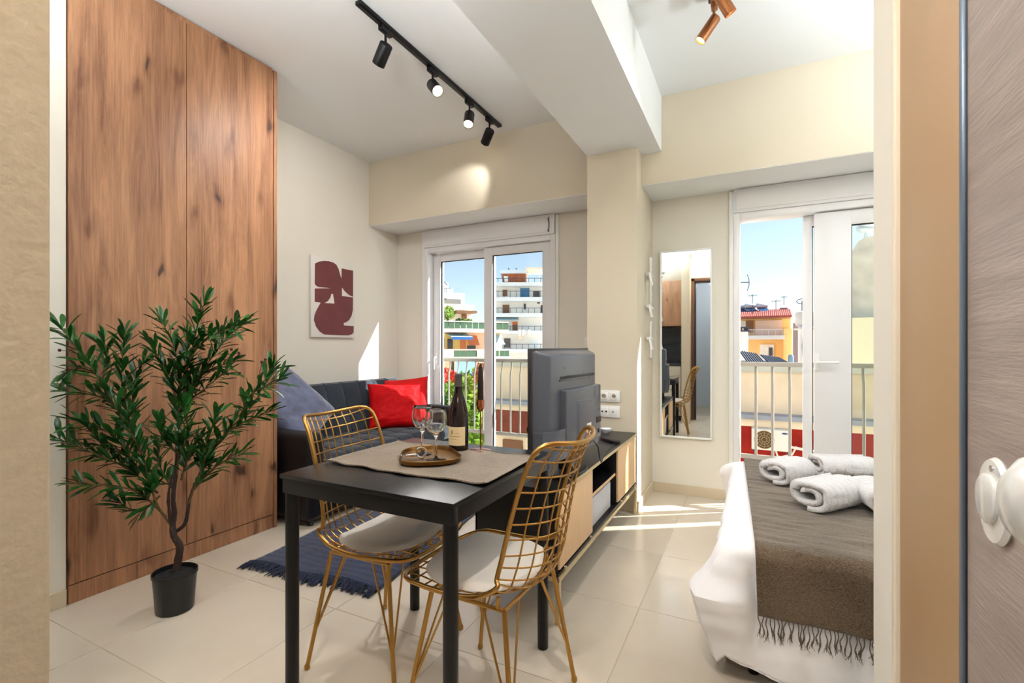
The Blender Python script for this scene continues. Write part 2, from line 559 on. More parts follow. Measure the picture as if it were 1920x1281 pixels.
# kitchen back wall, entrance pier, entrance wall, bathroom block
struct(box_obj('wall_kitchen', (XL - .12, -0.62, 0), (-0.72, -0.5, HC), M_wall))
struct(box_obj('wall_pier', (-0.72, -0.5, 0), (XE, YE, HC), M_wall2, bev=0.004))
ew = MB(); ew.box((XE - .02, YD - .12, 2.24), (XC, YD, HC)); ew.box((0.255, YD - .12, 0), (XC + .1, YD, HC))
struct(ew.obj('wall_entrance', M_wall))
bw = MB(); bw.box((XC, YD - .1, 0), (XC + .14, 1.00, HC)); bw.box((XC, 1.00, 2.6), (XC + .14, 1.46, HC)); bw.box((XC, 1.46, 0), (XC + .14, YC, HC))
bw.box((XC + .14, YC - .14, 0), (XR + .12, YC, HC))
struct(bw.obj('wall_bathroom', M_wall))
cs = sgroup('trim_casing')
box_obj('casing_board', (XC - .004, 0.80, 0), (XC + .10, 1.395, 2.95), M_tan, cs, .003)
box_obj('casing_bead', (XC - .012, 1.400, 0), (XC + .10, 1.432, 2.95), M_creamcasing, cs, .005)
box_obj('casing_groove', (XC + .006, 1.432, 0), (XC + .10, 1.461, 2.95), M_tan, cs, .001)
# hallway outside the flat
hw = MB()
hw.box((-2.0, -2.2, 0), (1.6, -2.1, 2.6)); hw.box((-2.1, -2.2, 0), (-2.0, -0.62, 2.6)); hw.box((1.5, -2.2, 0), (1.6, -0.3, 2.6))
hw.box((XC, -0.5, 0), (1.6, -0.3, 2.6))
hw.box((-2.1, -2.2, 2.6), (1.6, -.32, 2.7))
struct(hw.obj('wall_hallway', mat('hallway_paint', (206, 210, 214), 0.8)))

# skirting tiles: pieces 60 cm long
def skirting(name, pts):
    root = sgroup(name)
    for (x0, y0, x1, y1, nx, ny) in pts:
        L_ = sqrt((x1 - x0) ** 2 + (y1 - y0) ** 2); n = max(1, round(L_ / .6))
        for k in range(n):
            a, b_ = k / n, (k + 1) / n
            g = .0015 / L_
            xa, ya = x0 + (x1 - x0) * (a + g), y0 + (y1 - y0) * (a + g)
            xb, yb = x0 + (x1 - x0) * (b_ - g), y0 + (y1 - y0) * (b_ - g)
            box_obj('skirting_tile', (min(xa, xb, xa + nx * .011, xb + nx * .011), min(ya, yb, ya + ny * .011, yb + ny * .011), 0),
                    (max(xa, xb, xa + nx * .011, xb + nx * .011), max(ya, yb, ya + ny * .011, yb + ny * .011), .075), M_skirt, root, .0012, 1)
skirting('baseboard_left', [(XWD - .01, .2, XWD - .01, 1.03, 1, 0)])
skirting('baseboard_window', [(XL, YW, W1[0], YW, 0, -1), (W1[1], YW, XP0, YW, 0, -1), (XP1, YW, W2[0] - .03, YW, 0, -1), (W2[1] + .03, YW, XR, YW, 0, -1)])
skirting('baseboard_pillar', [(XP0, YP, XP1, YP, 0, -1), (XP1, YP, XP1, YW, 1, 0), (XP0, YP, XP0, YW, -1, 0)])
skirting('baseboard_sofa_wall', [(XL, 2.1, XL, YW, 1, 0)])
skirting('baseboard_bathroom', [(XC, 1.462, XC, YC, -1, 0), (XC, YC, XR, YC, 0, 1)])

# ------------------------------------------------------------------ windows (sliding balcony doors)
def slider(name, x0, x1, gx, right_sash, left_sash, handle, casing=.03, glass2=None):
    """gx: meeting x; sashes given as (x0,x1); frame profile 5 cm"""
    root = sgroup(name, ((x0 + x1) / 2, YW, 0))
    ox = (x0 + x1) / 2
    def B(n, lo, hi, m=M_pvc, par=None, bev=.004):
        return box_obj(n, (lo[0] - ox, lo[1] - YW, lo[2]), (hi[0] - ox, hi[1] - YW, hi[2]), m, par or root, bev)
    zt = 2.155
    B('shutter_box', (x0 + .004, YW - .035, zt), (x1 - .005, YW + .10, BZ - .006))
    B('shutter_box_lid', (x0 + .02, YW - .042, zt + .02), (x1 - .05, YW - .03, BZ - .03), bev=.003)
    f = MB()
    for lo, hi in [((x0, YW - .02, 0), (x0 + .045, YW + .13, zt)), ((x1 - .045, YW - .02, 0), (x1, YW + .13, zt)),
                   ((x0 + .045, YW - .02, zt - .05), (x1 - .045, YW + .13, zt)), ((x0 + .045, YW - .02, 0), (x1 - .045, YW + .13, .035))]:
        f.box((lo[0] - ox, lo[1] - YW, lo[2]), (hi[0] - ox, hi[1] - YW, hi[2]), .004)
    f.obj('window_frame', M_pvc, root)
    cas = MB()
    cas.box((x0 - casing - ox, -.016, 0), (x0 - ox, .02, BZ - .01), .004); cas.box((x1 - ox, -.016, 0), (x1 + casing - ox, .02, BZ - .01), .004)
    cas.obj('window_casing', M_white, root)
    for (a, b_), y, gm, tag_ in (right_sash, left_sash):
        s = MB(); w = tag_
        for lo, hi in [((a, y, .04), (a + w[0], y + .05, zt - .055)), ((b_ - w[1], y, .04), (b_, y + .05, zt - .055)),
                       ((a + w[0], y, zt - .055 - w[2]), (b_ - w[1], y + .05, zt - .055)), ((a + w[0], y, .04), (b_ - w[1], y + .05, .13))]:
            s.box((lo[0] - ox, lo[1] - YW, lo[2]), (hi[0] - ox, hi[1] - YW, hi[2]), .0015)
        so = s.obj('sash', M_pvc, root)
        B('pane', (a + w[0] - .005, y + .020, .125), (b_ - w[1] + .005, y + .026, zt - .055 - w[2] + .005), gm, so, 0)
        g = MB()
        for lo, hi in [((a + w[0], y + .012, .13), (a + w[0] + .006, y + .032, zt - .055 - w[2])), ((b_ - w[1] - .006, y + .012, .13), (b_ - w[1], y + .032, zt - .055 - w[2])),
                       ((a + w[0], y + .012, zt - .061 - w[2]), (b_ - w[1], y + .032, zt - .055 - w[2]))]:
            g.box((lo[0] - ox, lo[1] - YW, lo[2]), (hi[0] - ox, hi[1] - YW, hi[2]))
        g.obj('gasket', M_gasket, so)
    hx, hy, hz, sgn = handle
    h = MB()
    h.box((hx - .014 - ox, hy - .014 - YW, hz - .06), (hx + .014 - ox, hy - YW, hz + .06), .006)
    h.obj('handle_plate', M_white, root)
    h = MB()
    h.tube([(hx - ox, hy - YW - .005, hz), (hx - ox, hy - YW - .045, hz), (hx - ox + sgn * .02, hy - YW - .05, hz), (hx - ox + sgn * .12, hy - YW - .05, hz - .0)] if sgn else
           [(hx - ox, hy - YW - .005, hz + .02), (hx - ox, hy - YW - .045, hz + .02), (hx - ox, hy - YW - .05, hz), (hx - ox, hy - YW - .05, hz - .1)], .009, 10)
    h.obj('handle', M_white, root)
    return root
win1 = slider('window_1', -2.97, -1.55, -2.26, ((-2.29, -1.60), YW + .015, M_pane, (.085, .085, .075)), ((-2.92, -2.22), YW + .072, M_pane, (.085, .085, .075)), (-2.875, YW + .07, 1.03, 0))
win2 = slider('window_2', -.125, 1.05, .45, ((.395, 1.0), YW + .015, M_pane2, (.215, .085, .10)), ((.33, .94), YW + .072, M_pane2, (.055, .055, .075)), (.41, YW + .015, 1.05, 1))
# brush strip and roller strap details on the left shutter box
cl = MB()
cl.tube([(-1.60, YW - .046, 2.30), (-1.605, YW - .052, 2.28), (-1.598, YW - .047, 2.25), (-1.60, YW - .046, 2.20), (-1.607, YW - .052, 2.185), (-1.60, YW - .047, 2.17)], .004, 6)
tag(cl.obj('hanging_cord', M_gasket), 'thin black cord hanging in front of the shutter box of the sofa side window', 'cord')

# reveals outside + balcony guard
struct(box_obj('wall_outer_left', (-3.6, YW + .245, -.6), (-3.085, YW + .50, 3.2), mat('rough_stone_render', (206, 198, 184), 0.9, var=0.15, vscale=18, bump=0.8, bscale=30)))
struct(box_obj('floor_balcony', (-3.3, YW + .13, -.14), (2.2, 4.46, -.02), mat('pale_marble_sill', (226, 220, 210), 0.5)))
fc = MB()
for lo, hi in [((-16, YW + .2, -10), (-3.6, YW + .24, 9)), ((W1[1], YW + .201, -.14), (W2[0], YW + .24, 2.95)), ((W2[1], YW + .201, -.14), (14, YW + .24, 2.95)),
               ((-3.6, YW + .201, 2.75), (14, YW + .24, 9)), ((-3.6, YW + .201, -10), (14, YW + .24, -.14))]:
    fc.box(lo, hi)
struct(fc.obj('wall_own_facade', mat('own_facade_render', (186, 178, 162), .9)))
def railing(name, x0, x1, label, n):
    r = thing(name, label, 'railing', ((x0 + x1) / 2, 4.36, -.02))
    ox = (x0 + x1) / 2
    box_obj('top_rail', (x0 - ox, -.03, 1.02), (x1 - ox, .03, 1.055), M_rail, r, .004)
    box_obj('bottom_rail', (x0 - ox, -.014, .27), (x1 - ox, .014, .305), M_rail, r, .003)
    b0 = None
    for k in range(n + 1):
        x = x0 + .04 + (x1 - x0 - .08) * k / n - ox
        if b0 is None:
            b = MB()
            P = [(0, 0, .28), (0, 0, .85), (0, .004, .90), (0, .028, .965), (0, .03, 1.03)]
            b.tube(P, .011, 6)
            b0 = b.obj('baluster', M_rail, r, 30); b0.location = (x, 0, 0)
        else:
            c = b0.copy(); col.objects.link(c); c.parent = r; c.location = (x, 0, 0)
    for xx in (x0 + .01, x1 - .01):
        box_obj('post', (xx - .015 - ox, -.015, 0), (xx + .015 - ox, .015, 1.03), M_rail, r, .002)
    return r
railing('balcony_railing', -3.2, -1.3, 'grey beige balcony railing with kinked bars outside the sofa side window', 17)
railing('balcony_railing', -.25, 1.5, 'grey balcony railing with upright bars outside the sliding door behind the bed', 14)

# ------------------------------------------------------------------ added bowl pendants, unseen, housing the fill uplights
for (nm, loc, e), lab in zip(ADDED_PENDANTS, ('added fill lamp, a white bowl pendant above the kitchen floor', 'added fill lamp, a white bowl pendant above the edge of the dining area', 'added fill lamp, a white bowl pendant above the bed')):
    t = thing('added_pendant_lamp', lab, 'lamp', loc)
    MB().lathe([(0, -.10), (.09, -.085), (.16, -.04), (.20, .035), (.196, .035), (.155, -.035), (.085, -.08), (0, -.095)], n=40).obj('bowl_shade', M_white, t, 80)
    MB().lathe([(0, -.01), (.18, -.01), (.18, 0), (0, 0)], n=32).obj('added_lamp_disc', emit('added_lamp_disc', (255, 252, 244), 4.0), t)
    c_ = MB()
    for k in range(3): c_.tube([(.17 * cos(k * 2.094), .17 * sin(k * 2.094), .03), (0, 0, HC - loc[2] - .03)], .002, 6)
    c_.obj('cord', M_white, t)
    MB().lathe([(.05, HC - loc[2] - .03), (.055, HC - loc[2] - .001)], n=24).obj('ceiling_cup', M_white, t)

dl = thing('added_downlight', 'added small round fill downlight in the entrance ceiling', 'lamp', (-.22, .02, HC))  # fixture added to house the entrance fill light
MB().lathe([(.048, -.006), (.062, -.004), (.062, -.0005), (.048, -.0005)], n=28, closed=True).obj('rim', M_white, dl)
MB().lathe([(0, -.004), (.047, -.004), (.047, -.001), (0, -.001)], n=24).obj('lamp_face', emit('added_downlight_face', (255, 240, 215), 3.0), dl)
# ------------------------------------------------------------------ wardrobe
wd = thing('wardrobe', 'tall built-in wardrobe with knotty oak doors beside the olive tree', 'wardrobe', (XWD, 1.56, 0))
def W(n, lo, hi, bev=.0012):
    o = box_obj(n, (lo[0], lo[1] - 1.56, lo[2]), (hi[0], hi[1] - 1.56, hi[2]), M_oak, wd, bev, 1)
    return o
W('carcass', (-.58, 1.036, 0.0), (-.022, 2.088, 2.94))
W('door', (-.020, 1.036, .088), (0, 1.5365, 2.915))
W('door', (-.020, 1.5395, .088), (0, 2.064, 2.915))
W('plinth', (-.022, 1.036, 0), (-.003, 2.064, .083))
W('side_panel', (-.58, 2.067, 0), (.003, 2.090, 2.93))
W('top_filler', (-.022, 1.036, 2.919), (-.012, 2.067, 2.944))
struct(box_obj('wall_wardrobe_back', (XL - .12, 1.02, 0), (XL, 1.95, HC), M_wall))

# ------------------------------------------------------------------ picture
pic = thing('wall_picture', 'canvas picture of maroon abstract shapes hanging above the sofa', 'picture', (XL + .004, 3.09, 1.585))
box_obj('canvas', (0, -.245, -.345), (.022, .245, .345), mat('pale_grey_canvas', (226, 222, 216), 0.8), pic, .003)
M_mar = mat('maroon_print', (112, 56, 58), 0.7, var=0.08, vscale=9)
def shape(pts):
    # pts in zoom pixels: x 358..705, y ~ top line slanted; map to y,z on canvas
    out = []
    for (x, y) in pts:
        f = (x - 358) / (705 - 358)
        f2 = f * 4.465 ** 0 
        # perspective: equal steps nearer are wider
        yy = f / (1 + (1 - f) * (4.465 / 4.027 - 1))
        top = 420 + f * (492 - 420); bot = 1073 + f * (1082 - 1073)
        zz = (y - top) / (bot - top)
        out.append((-.245 + .49 * yy, .345 - .69 * zz))
    return out
def arc(cx, cy, rx, ry, a0, a1, n=10):
    return [(cx + rx * cos(radians(a0 + (a1 - a0) * k / n)), cy - ry * sin(radians(a0 + (a1 - a0) * k / n))) for k in range(n + 1)]
prints = [
    [(388, 490)] + [(420, 475), (460, 469), (500, 472), (535, 482), (560, 500), (578, 535), (590, 580), (600, 612), (602, 529), (694, 548), (693, 755), (660, 740), (628, 712), (604, 680),
     (604, 748), (693, 760), (692, 860), (682, 905), (662, 940), (640, 956), (618, 963), (620, 982), (699, 988), (697, 1038), (680, 1054), (655, 1061), (560, 1059), (462, 1054),
     (425, 1030), (396, 990), (380, 940), (384, 900), (398, 865), (425, 815), (434, 801), (386, 794), (386, 688), (516, 686), (420, 677), (398, 667), (386, 650)]]
holes = [[(466, 803), (492, 788), (512, 760), (520, 731), (532, 731), (543, 808)]]
for p in prints:
    MB().prism(shape(p), .0221, .0228, 'x').obj('print', M_mar, pic, 0)
MB().prism(shape(holes[0]), .0222, .0234, 'x').obj('print', mat('bare_canvas', (226, 222, 216), 0.8), pic, 0)

# ------------------------------------------------------------------ mirror
mi = thing('wall_mirror', 'tall narrow mirror in a thin white frame between pillar and balcony door', 'mirror', (-.463, YW - .010, 1.18), .032)
fr = MB(); w_, h_ = .192, .735
for lo, hi in [((-w_, -.022, -h_), (-w_ + .014, 0, h_)), ((w_ - .014, -.022, -h_), (w_, 0, h_)), ((-w_, -.022, h_ - .014), (w_, 0, h_)), ((-w_, -.022, -h_), (w_, 0, -h_ + .014))]:
    fr.box(lo, hi, .003)
fr.obj('mirror_frame', M_white, mi)
box_obj('mirror_glass', (-w_ + .012, -.014, -h_ + .012), (w_ - .012, -.002, h_ - .012), M_mirror, mi)

# ------------------------------------------------------------------ coat hooks on the pillar side
def rack(z0, z1, pegs, label):
    r = thing('coat_rack', label, 'coat rack', (XP1 + .001, 3.86, (z0 + z1) / 2), group=None)
    zc = (z0 + z1) / 2
    box_obj('backboard', (0, -.022, z0 - zc), (.016, .022, z1 - zc), M_white, r, .004)
    for z in pegs:
        p = MB(); p.box((.012, -.20, z - zc - .01), (.03, .0, z - zc + .012), .004)
        p.box((.028, -.215, z - zc - .085), (.042, -.17, z - zc + .012), .004, rot=Matrix.Rotation(radians(-12), 3, 'Y'), piv=(.035, -.19, z - zc))
        pg = p.obj('peg', M_white, r)
        s = MB().lathe([(0, 0), (.004, 0), (.004, .002), (0, .003)], M=Matrix.Rotation(pi / 2, 3, 'Y'), c=(.016, 0, z - zc + .09), n=10).obj('screw', M_steel, r)
    return r
rack(1.42, 1.86, (1.70, 1.46), 'white wooden coat rack on the pillar side, the higher one')
rack(1.07, 1.36, (1.22,), 'white wooden coat rack on the pillar side, the lower one')

# ------------------------------------------------------------------ sockets and switch
def plate(name, label, x, z, kind, y=YP):
    r = thing(name, label, 'socket' if 'socket' in name else 'switch', (x, y - .001, z))
    w = .078 if kind != 'switch' else .043
    box_obj('cover_plate', (-w, -.010, -.042), (w, 0, .042), M_white, r, .004)
    if kind == 'power':
        for sx in (-.036, .036):
            box_obj('insert', (sx - .028, -.0125, -.028), (sx + .028, -.008, .028), M_white, r, .002)
            rg = MB(); rg.lathe([(.016, 0), (.021, 0), (.021, .004), (.016, .004)], c=(sx, -.0125, 0), M=Matrix.Rotation(pi / 2, 3, 'X'), n=24, closed=True)
            rg.obj('ring', M_white, r)
            MB().lathe([(0, 0), (.0165, 0), (.0165, .0008), (0, .0008)], c=(sx, -.0125, 0), M=Matrix.Rotation(pi / 2, 3, 'X'), n=24).obj('well', mat('socket_shade', (176, 160, 138), .6), r)
            pn = MB()
            for s2 in (-.007, .007):
                pn.lathe([(0, 0), (.003, 0), (.003, .0012), (0, .0012)], c=(sx + s2, -.0135, 0), M=Matrix.Rotation(pi / 2, 3, 'X'), n=10)
            pn.obj('pin_hole', M_dark, r)
    elif kind == 'data':
        for sx in (-.036, .036):
            box_obj('insert', (sx - .028, -.0125, -.028), (sx + .028, -.008, .028), M_white, r, .002)
        pn = MB()
        for s2, rr in ((-.047, .0065), (-.019, .0065), (.030, .005)):
            pn.lathe([(0, 0), (rr, 0), (rr, .002), (0, .002)], c=(s2, -.0125, 0), M=Matrix.Rotation(pi / 2, 3, 'X'), n=14)
        pn.obj('jack', M_dark, r)
    else:
        box_obj('rocker', (-.027, -.0135, -.027), (.027, -.008, .027), M_white, r, .003)
    return r
plate('wall_socket', 'white double power socket on the pillar, upper of the two plates', -.915, .805, 'power')
plate('wall_socket', 'white antenna and data outlet on the pillar, lower of the two plates', -.915, .695, 'data')
plate('light_switch', 'white light switch on the wall between window and pillar', -1.245, 1.20, 'switch', YW)

# ------------------------------------------------------------------ ceiling track lights
trk = thing('track_light', 'black ceiling track carrying four spotlights over the living area', 'light', (-1.82, 2.64, HC - .001))
tr = MB(); tr.box((-.018, -.78, -.022), (.018, .78, 0), .002)
tr.obj('track', M_black, trk)
sl = MB(); sl.box((-.006, -.77, -.0235), (.006, .77, -.0215)); sl.obj('track_slot', M_dark, trk)
M_bulb = emit('lit_lamp_face', (255, 232, 190), 14)
M_bulb2 = emit('warm_lit_lamp_face', (255, 214, 150), 14)
def spot(parent, loc, aim, lit, r=.036, ln=.118, m=M_black, energy=9, neck=True, beam=48, bulb=None, blend=.6):
    aim = Vector(aim).normalized()
    loc = Vector(loc)
    Mx = aim.to_track_quat('Z', 'Y').to_matrix()
    piv = loc + Vector((0, 0, -.055))
    ad = MB()
    if neck:
        ad.box((loc.x - .015, loc.y - .045, loc.z - .030), (loc.x + .015, loc.y + .045, loc.z), .004)
        ad.tube([loc + Vector((0, 0, -.02)), piv, piv + Vector((.0, 0, -.028))], .007, 8)
        ad.obj('adapter', m, parent)
    start = piv + Vector((0, 0, -.028)) - aim * ln * .12 + Vector((.0, 0, -.018))
    hd = MB(); hd.lathe([(0, 0), (r * .92, 0), (r, .004), (r, ln), (r * .93, ln), (r * .88, ln - .008), (0, ln - .012)], c=start, M=Mx, n=28)
    ho = hd.obj('spot_head', m, parent)
    f = MB(); f.lathe([(0, 0), (r * .86, 0), (r * .86, .003), (0, .004)], c=start + aim * (ln - .011), M=Mx, n=24)
    f.obj('lamp_face', (bulb or M_bulb) if lit else mat('unlit_lamp_face', (120, 112, 100), .3), ho)
    if lit:
        L_ = add_light('spot_beam', 'SPOT', Vector(parent.location) + start + aim * (ln + .01), energy, (1, .97, .94), size=.03, aim=aim, spot=beam, blend=blend)
    return ho
spot(trk, (0, 2.07 - 2.64, -.022), (-.72, .25, -.62), True, energy=50, beam=120, blend=1)
spot(trk, (0, 2.51 - 2.64, -.022), (.55, -.30, -.60), True, energy=70, beam=130, blend=1)
spot(trk, (0, 2.955 - 2.64, -.022), (.16, -.42, -.80), True, energy=32, beam=130, blend=1)
spot(trk, (0, 3.25 - 2.64, -.022), (-.62, .45, -.50), True, energy=9, beam=62)
bs = thing('ceiling_spotlight', 'pair of warm lit black cylinder spotlights on the ceiling by the bed', 'light', (-.17, 2.50, HC - .001))
box_obj('mount', (-.03, -.16, -.03), (.03, .16, 0), M_black, bs, .004)
M_warmlit = mat('warm_lit_black_metal', (150, 96, 58), .35, metal=.8)  # black cylinders; the warm light on them is painted into this colour
spot(bs, (.03, -.03, -.02), (.35, .25, -.6), True, r=.028, ln=.12, m=M_warmlit, energy=25, beam=120, blend=1, bulb=M_bulb2)
spot(bs, (.0, .10, -.055), (-.42, -.10, -.62), True, r=.026, ln=.13, m=M_warmlit, energy=20, beam=120, blend=1, bulb=M_bulb2)
# ------------------------------------------------------------------ dining table
TX0, TX1, TY0, TY1, TZ = -1.362, -.694, 1.048, 1.735, .75
tcx, tcy = (TX0 + TX1) / 2, (TY0 + TY1) / 2
tb = thing('dining_table', 'square black dining table with round legs between the two gold chairs', 'table', (tcx, tcy, 0))
hx, hy = (TX1 - TX0) / 2, (TY1 - TY0) / 2
box_obj('table_top', (-hx, -hy, TZ - .014), (hx, hy, TZ), M_blackwood, tb, .0015)
ap = MB()
for lo, hi in [((-hx + .006, -hy + .006, TZ - .062), (hx - .006, -hy + .03, TZ - .014)), ((-hx + .006, hy - .03, TZ - .062), (hx - .006, hy - .006, TZ - .014)),
               ((-hx + .006, -hy + .03, TZ - .062), (-hx + .03, hy - .03, TZ - .014)), ((hx - .03, -hy + .03, TZ - .062), (hx - .006, hy - .03, TZ - .014))]:
    ap.box(lo, hi, .002)
ap.obj('apron', M_black, tb)
lg = None
for sx in (-1, 1):
    for sy in (-1, 1):
        if lg is None:
            lg = MB().lathe([(.0195, 0), (.021, .003), (.021, TZ - .0145)], n=24).obj('leg', M_black, tb); o = lg
        else:
            o = lg.copy(); col.objects.link(o); o.parent = tb
        o.location = (sx * (hx - .027), sy * (hy - .027), 0)

# runner
rn = MB()
rx0, rx1, ry0, ry1 = -1.352, -.697, 1.215, 1.622
def rf(u, v, off=0):
    x = rx0 + (rx1 - rx0) * u; y = ry0 + (ry1 - ry0) * v
    y += .006 * sin(u * 9 + v) * (1 if v < .5 else -1) + .004 * sin(u * 31) * (abs(v - .5) * 2) ** 4
    e = max(0, 1 - min(v, 1 - v) / .05)
    z = TZ + .0025 + .0015 * fbm(x * 9, y * 9, 1) + e * .004 * (0.5 + .5 * sin(u * 26 + v * 3)) + .010 * max(0, (u - .93) / .07) ** 2 * (.4 + .6 * v) + .004 * max(0, (.06 - u) / .06)
    return (x, y, max(z, TZ + .0012) + off)
rn.grid(lambda a, b: rf(a, b), 90, 50)
ro = rn.obj('table_runner', M_runner)
m_ = ro.modifiers.new('thickness', 'SOLIDIFY'); m_.thickness = .0018; m_.offset = 1
tag(ro, 'taupe linen cloth laid across the black dining table under the tray', 'table runner')
hm = MB()
for v in (.004, .996):
    hm.tube([rf(k / 60, v, .003) for k in range(61)], .0018, 6)
hm.obj('hem', M_runner, ro)

# tray
def rrect(a, b, r, n=8):
    out = []
    for (cx, cy, a0) in ((a - r, b - r, 0), (-a + r, b - r, 90), (-a + r, -b + r, 180), (a - r, -b + r, 270)):
        for k in range(n + 1):
            t = radians(a0 + 90 * k / n)
            out.append((cx + r * cos(t), cy + r * sin(t)))
    return out
tr_ = MB()
loops = []
for (s, z) in ((0, .003), (.90, .003), (.965, .006), (1.0, .019), (1.012, .0195), (1.018, .018), (.99, .005), (.93, 0), (0, 0)):
    L_ = []
    for (x, y) in rrect(.100, .132, .085, 10):
        k = 1 - .16 * (y / .118)
        L_.append(tr_.bm.verts.new((x * k * s if s else 0, y * s if s else 0, z)))
    loops.append(L_)
for A, B in zip(loops, loops[1:]):
    for k in range(len(A)):
        q = [A[k], A[(k + 1) % len(A)], B[(k + 1) % len(A)], B[k]]
        tr_.bm.faces.new(q)
bmesh.ops.remove_doubles(tr_.bm, verts=tr_.bm.verts, dist=.00001)
to = tr_.obj('serving_tray', M_tray)
tray_c = Vector((-1.045, 1.418, TZ + .0065))
to.location = tray_c; to.rotation_euler = (0, 0, radians(41))
tag(to, 'dark gold metal tray with raised rim lying on the linen runner', 'tray')

# wine glasses
gp = [(0, 0), (.034, 0), (.036, .0012), (.034, .0025), (.012, .005), (.0052, .010), (.0042, .02), (.0038, .075), (.0048, .083), (.012, .090), (.026, .103), (.036, .120), (.0395, .137),
      (.0385, .155), (.0345, .172), (.0325, .180), (.0315, .1806), (.0310, .180), (.0328, .172), (.0368, .155), (.0378, .137), (.0344, .1205), (.0245, .1045), (.0105, .0925), (0, .0905)]
g1 = MB().lathe(gp, n=48).obj('wine_glass', M_glass, None, 60)
g1.location = (-1.096, 1.447, TZ + .0095)
tag(g1, 'empty clear wine glass on the tray, the one farther from the bottle', 'wine glass', 'wine glasses on the tray')
g2 = g1.copy(); col.objects.link(g2); g2.location = (-.995, 1.392, TZ + .0095)
g2['label'] = 'empty clear wine glass on the tray, the one nearer to the bottle'

# corkscrew / metal stopper on the tray
ck = thing('corkscrew', 'small silver corkscrew with round ring handle lying on the gold tray', 'corkscrew', (-1.060, 1.392, TZ + .0105), radians(30))
rg = MB(); rg.tube([(.018 * cos(t * pi / 12), .004 * sin(t * pi / 6) , .020 + .018 * sin(t * pi / 12)) for t in range(24)], .0035, 8, closed=True)
rg.obj('ring', M_steel, ck)
bd = MB(); bd.tube([(-.015, 0, .012), (-.03, .004, .010), (-.055, .006, .008)], [.006, .007, .004], 10); bd.obj('body', M_steel, ck)
wr = MB(); wr.tube([(-.055 - k * .0012, .006 + .003 * sin(k * .9), .007 + .003 * cos(k * .9)) for k in range(26)], .0012, 6); wr.obj('spiral', M_steel, ck)

# wine bottle
wbt = thing('wine_bottle', 'dark red wine bottle with cream label and grey foil neck', 'bottle', (-1.036, 1.600, TZ))
MB().lathe([(0, .004), (.028, 0), (.036, .002), (.0385, .008), (.0390, .05), (.0390, .135), (.037, .155), (.0325, .178), (.025, .203), (.0185, .225), (.0155, .245), (.0145, .262), (.0142, .296), (0, .296)], n=48).obj('glass_body', M_wine, wbt, 60)
MB().lathe([(.0150, .238), (.0152, .262), (.0148, .290), (.0158, .292), (.0158, .302), (.0145, .304), (0, .304)], n=32).obj('foil_capsule', M_foil, wbt, 50)
def cyl_patch(r, z0, z1, a0, a1, n=24):
    m = MB(); m.grid(lambda u, v: (r * cos(a0 + (a1 - a0) * u), r * sin(a0 + (a1 - a0) * u), z0 + (z1 - z0) * v), n, 2); return m
am = math.atan2(-1.600, 1.036) - .35
lb = cyl_patch(.0394, .026, .098, am - 1.05, am + 1.05).obj('label', M_label, wbt)
ink = MB()
def patch_into(mb, r, z0, z1, a0, a1):
    mb.grid(lambda u, v: (r * cos(a0 + (a1 - a0) * u), r * sin(a0 + (a1 - a0) * u), z0 + (z1 - z0) * v), 4, 1)
ac_ = am + .0
patch_into(ink, .0396, .070, .083, ac_ - .42, ac_ - .26); patch_into(ink, .0396, .083, .088, ac_ - .38, ac_ - .31)
for k in range(8):
    patch_into(ink, .0396, .060, .0635, ac_ - .62 + k * .15, ac_ - .62 + k * .15 + .085)
for k in range(4):
    patch_into(ink, .0396, .072, .0745, ac_ + .05 + k * .1, ac_ + .05 + k * .1 + .06)
patch_into(ink, .0396, .050, .0515, ac_ - .55, ac_ + .1)
ink.obj('label_print', M_labelink, lb)

# candlestick
cs_ = thing('candlestick', 'slim copper candlestick with a black candle beside the wine bottle', 'candlestick', (-.952, 1.628, TZ))
MB().lathe([(0, 0), (.040, 0), (.042, .002), (.041, .0045), (.006, .006), (0, .006)], n=40).obj('base', M_copper, cs_)
MB().lathe([(.0028, .004), (.0028, .160)], n=12).obj('stem', M_copper, cs_)
MB().lathe([(0, .155), (.006, .157), (.0125, .166), (.0145, .178), (.0145, .202), (.0125, .202), (.0125, .19), (0, .19)], n=28).obj('cup', M_copper, cs_)
MB().lathe([(0, .19), (.012, .192), (.0125, .21), (.0115, .28), (.008, .325), (.0035, .343), (0, .345)], n=20).obj('candle', M_candle, cs_)

# ------------------------------------------------------------------ gold wire chairs
def catmull(P, s):
    n = len(P) - 1
    x = min(max(s, 0), 1) * n
    i = min(int(x), n - 1); t = x - i
    p0, p1, p2, p3 = P[max(i - 1, 0)], P[i], P[i + 1], P[min(i + 2, n)]
    return tuple(.5 * ((2 * b) + (-a + c) * t + (2 * a - 5 * b + 4 * c - d) * t * t + (-a + 3 * b - 3 * c + d) * t ** 3) for a, b, c, d in zip(p0, p1, p2, p3))
# profile: x, z, half width, side lift
PR = [(.235, .445, .215, .0), (.165, .452, .225, .004), (.08, .440, .232, .016), (-.02, .430, .232, .03), (-.11, .430, .226, .05), (-.185, .455, .214, .075), (-.220, .52, .200, .090),
      (-.236, .60, .194, .088), (-.250, .68, .192, .082), (-.268, .76, .190, .076), (-.290, .835, .186, .068), (-.318, .885, .178, .060)]
def shell(s, t):
    """s 0..1 front to top, t -1..1 across (absolute fraction of the half width)"""
    x, z, hw, lift = catmull(PR, s)
    x2, z2 = catmull(PR, s + .01)[:2]; x1, z1 = catmull(PR, s - .01)[:2]
    d = Vector((x2 - x1, z2 - z1)).normalized()
    nrm = Vector((-d.y, d.x)) * (-1)          # towards the sitter
    if nrm.y < 0 and s < .5: nrm = -nrm
    if s >= .5 and nrm.x < 0: nrm = -nrm
    l = lift * abs(t) ** 2.2
    return Vector((x + nrm.x * l, t * hw, z + nrm.y * l))
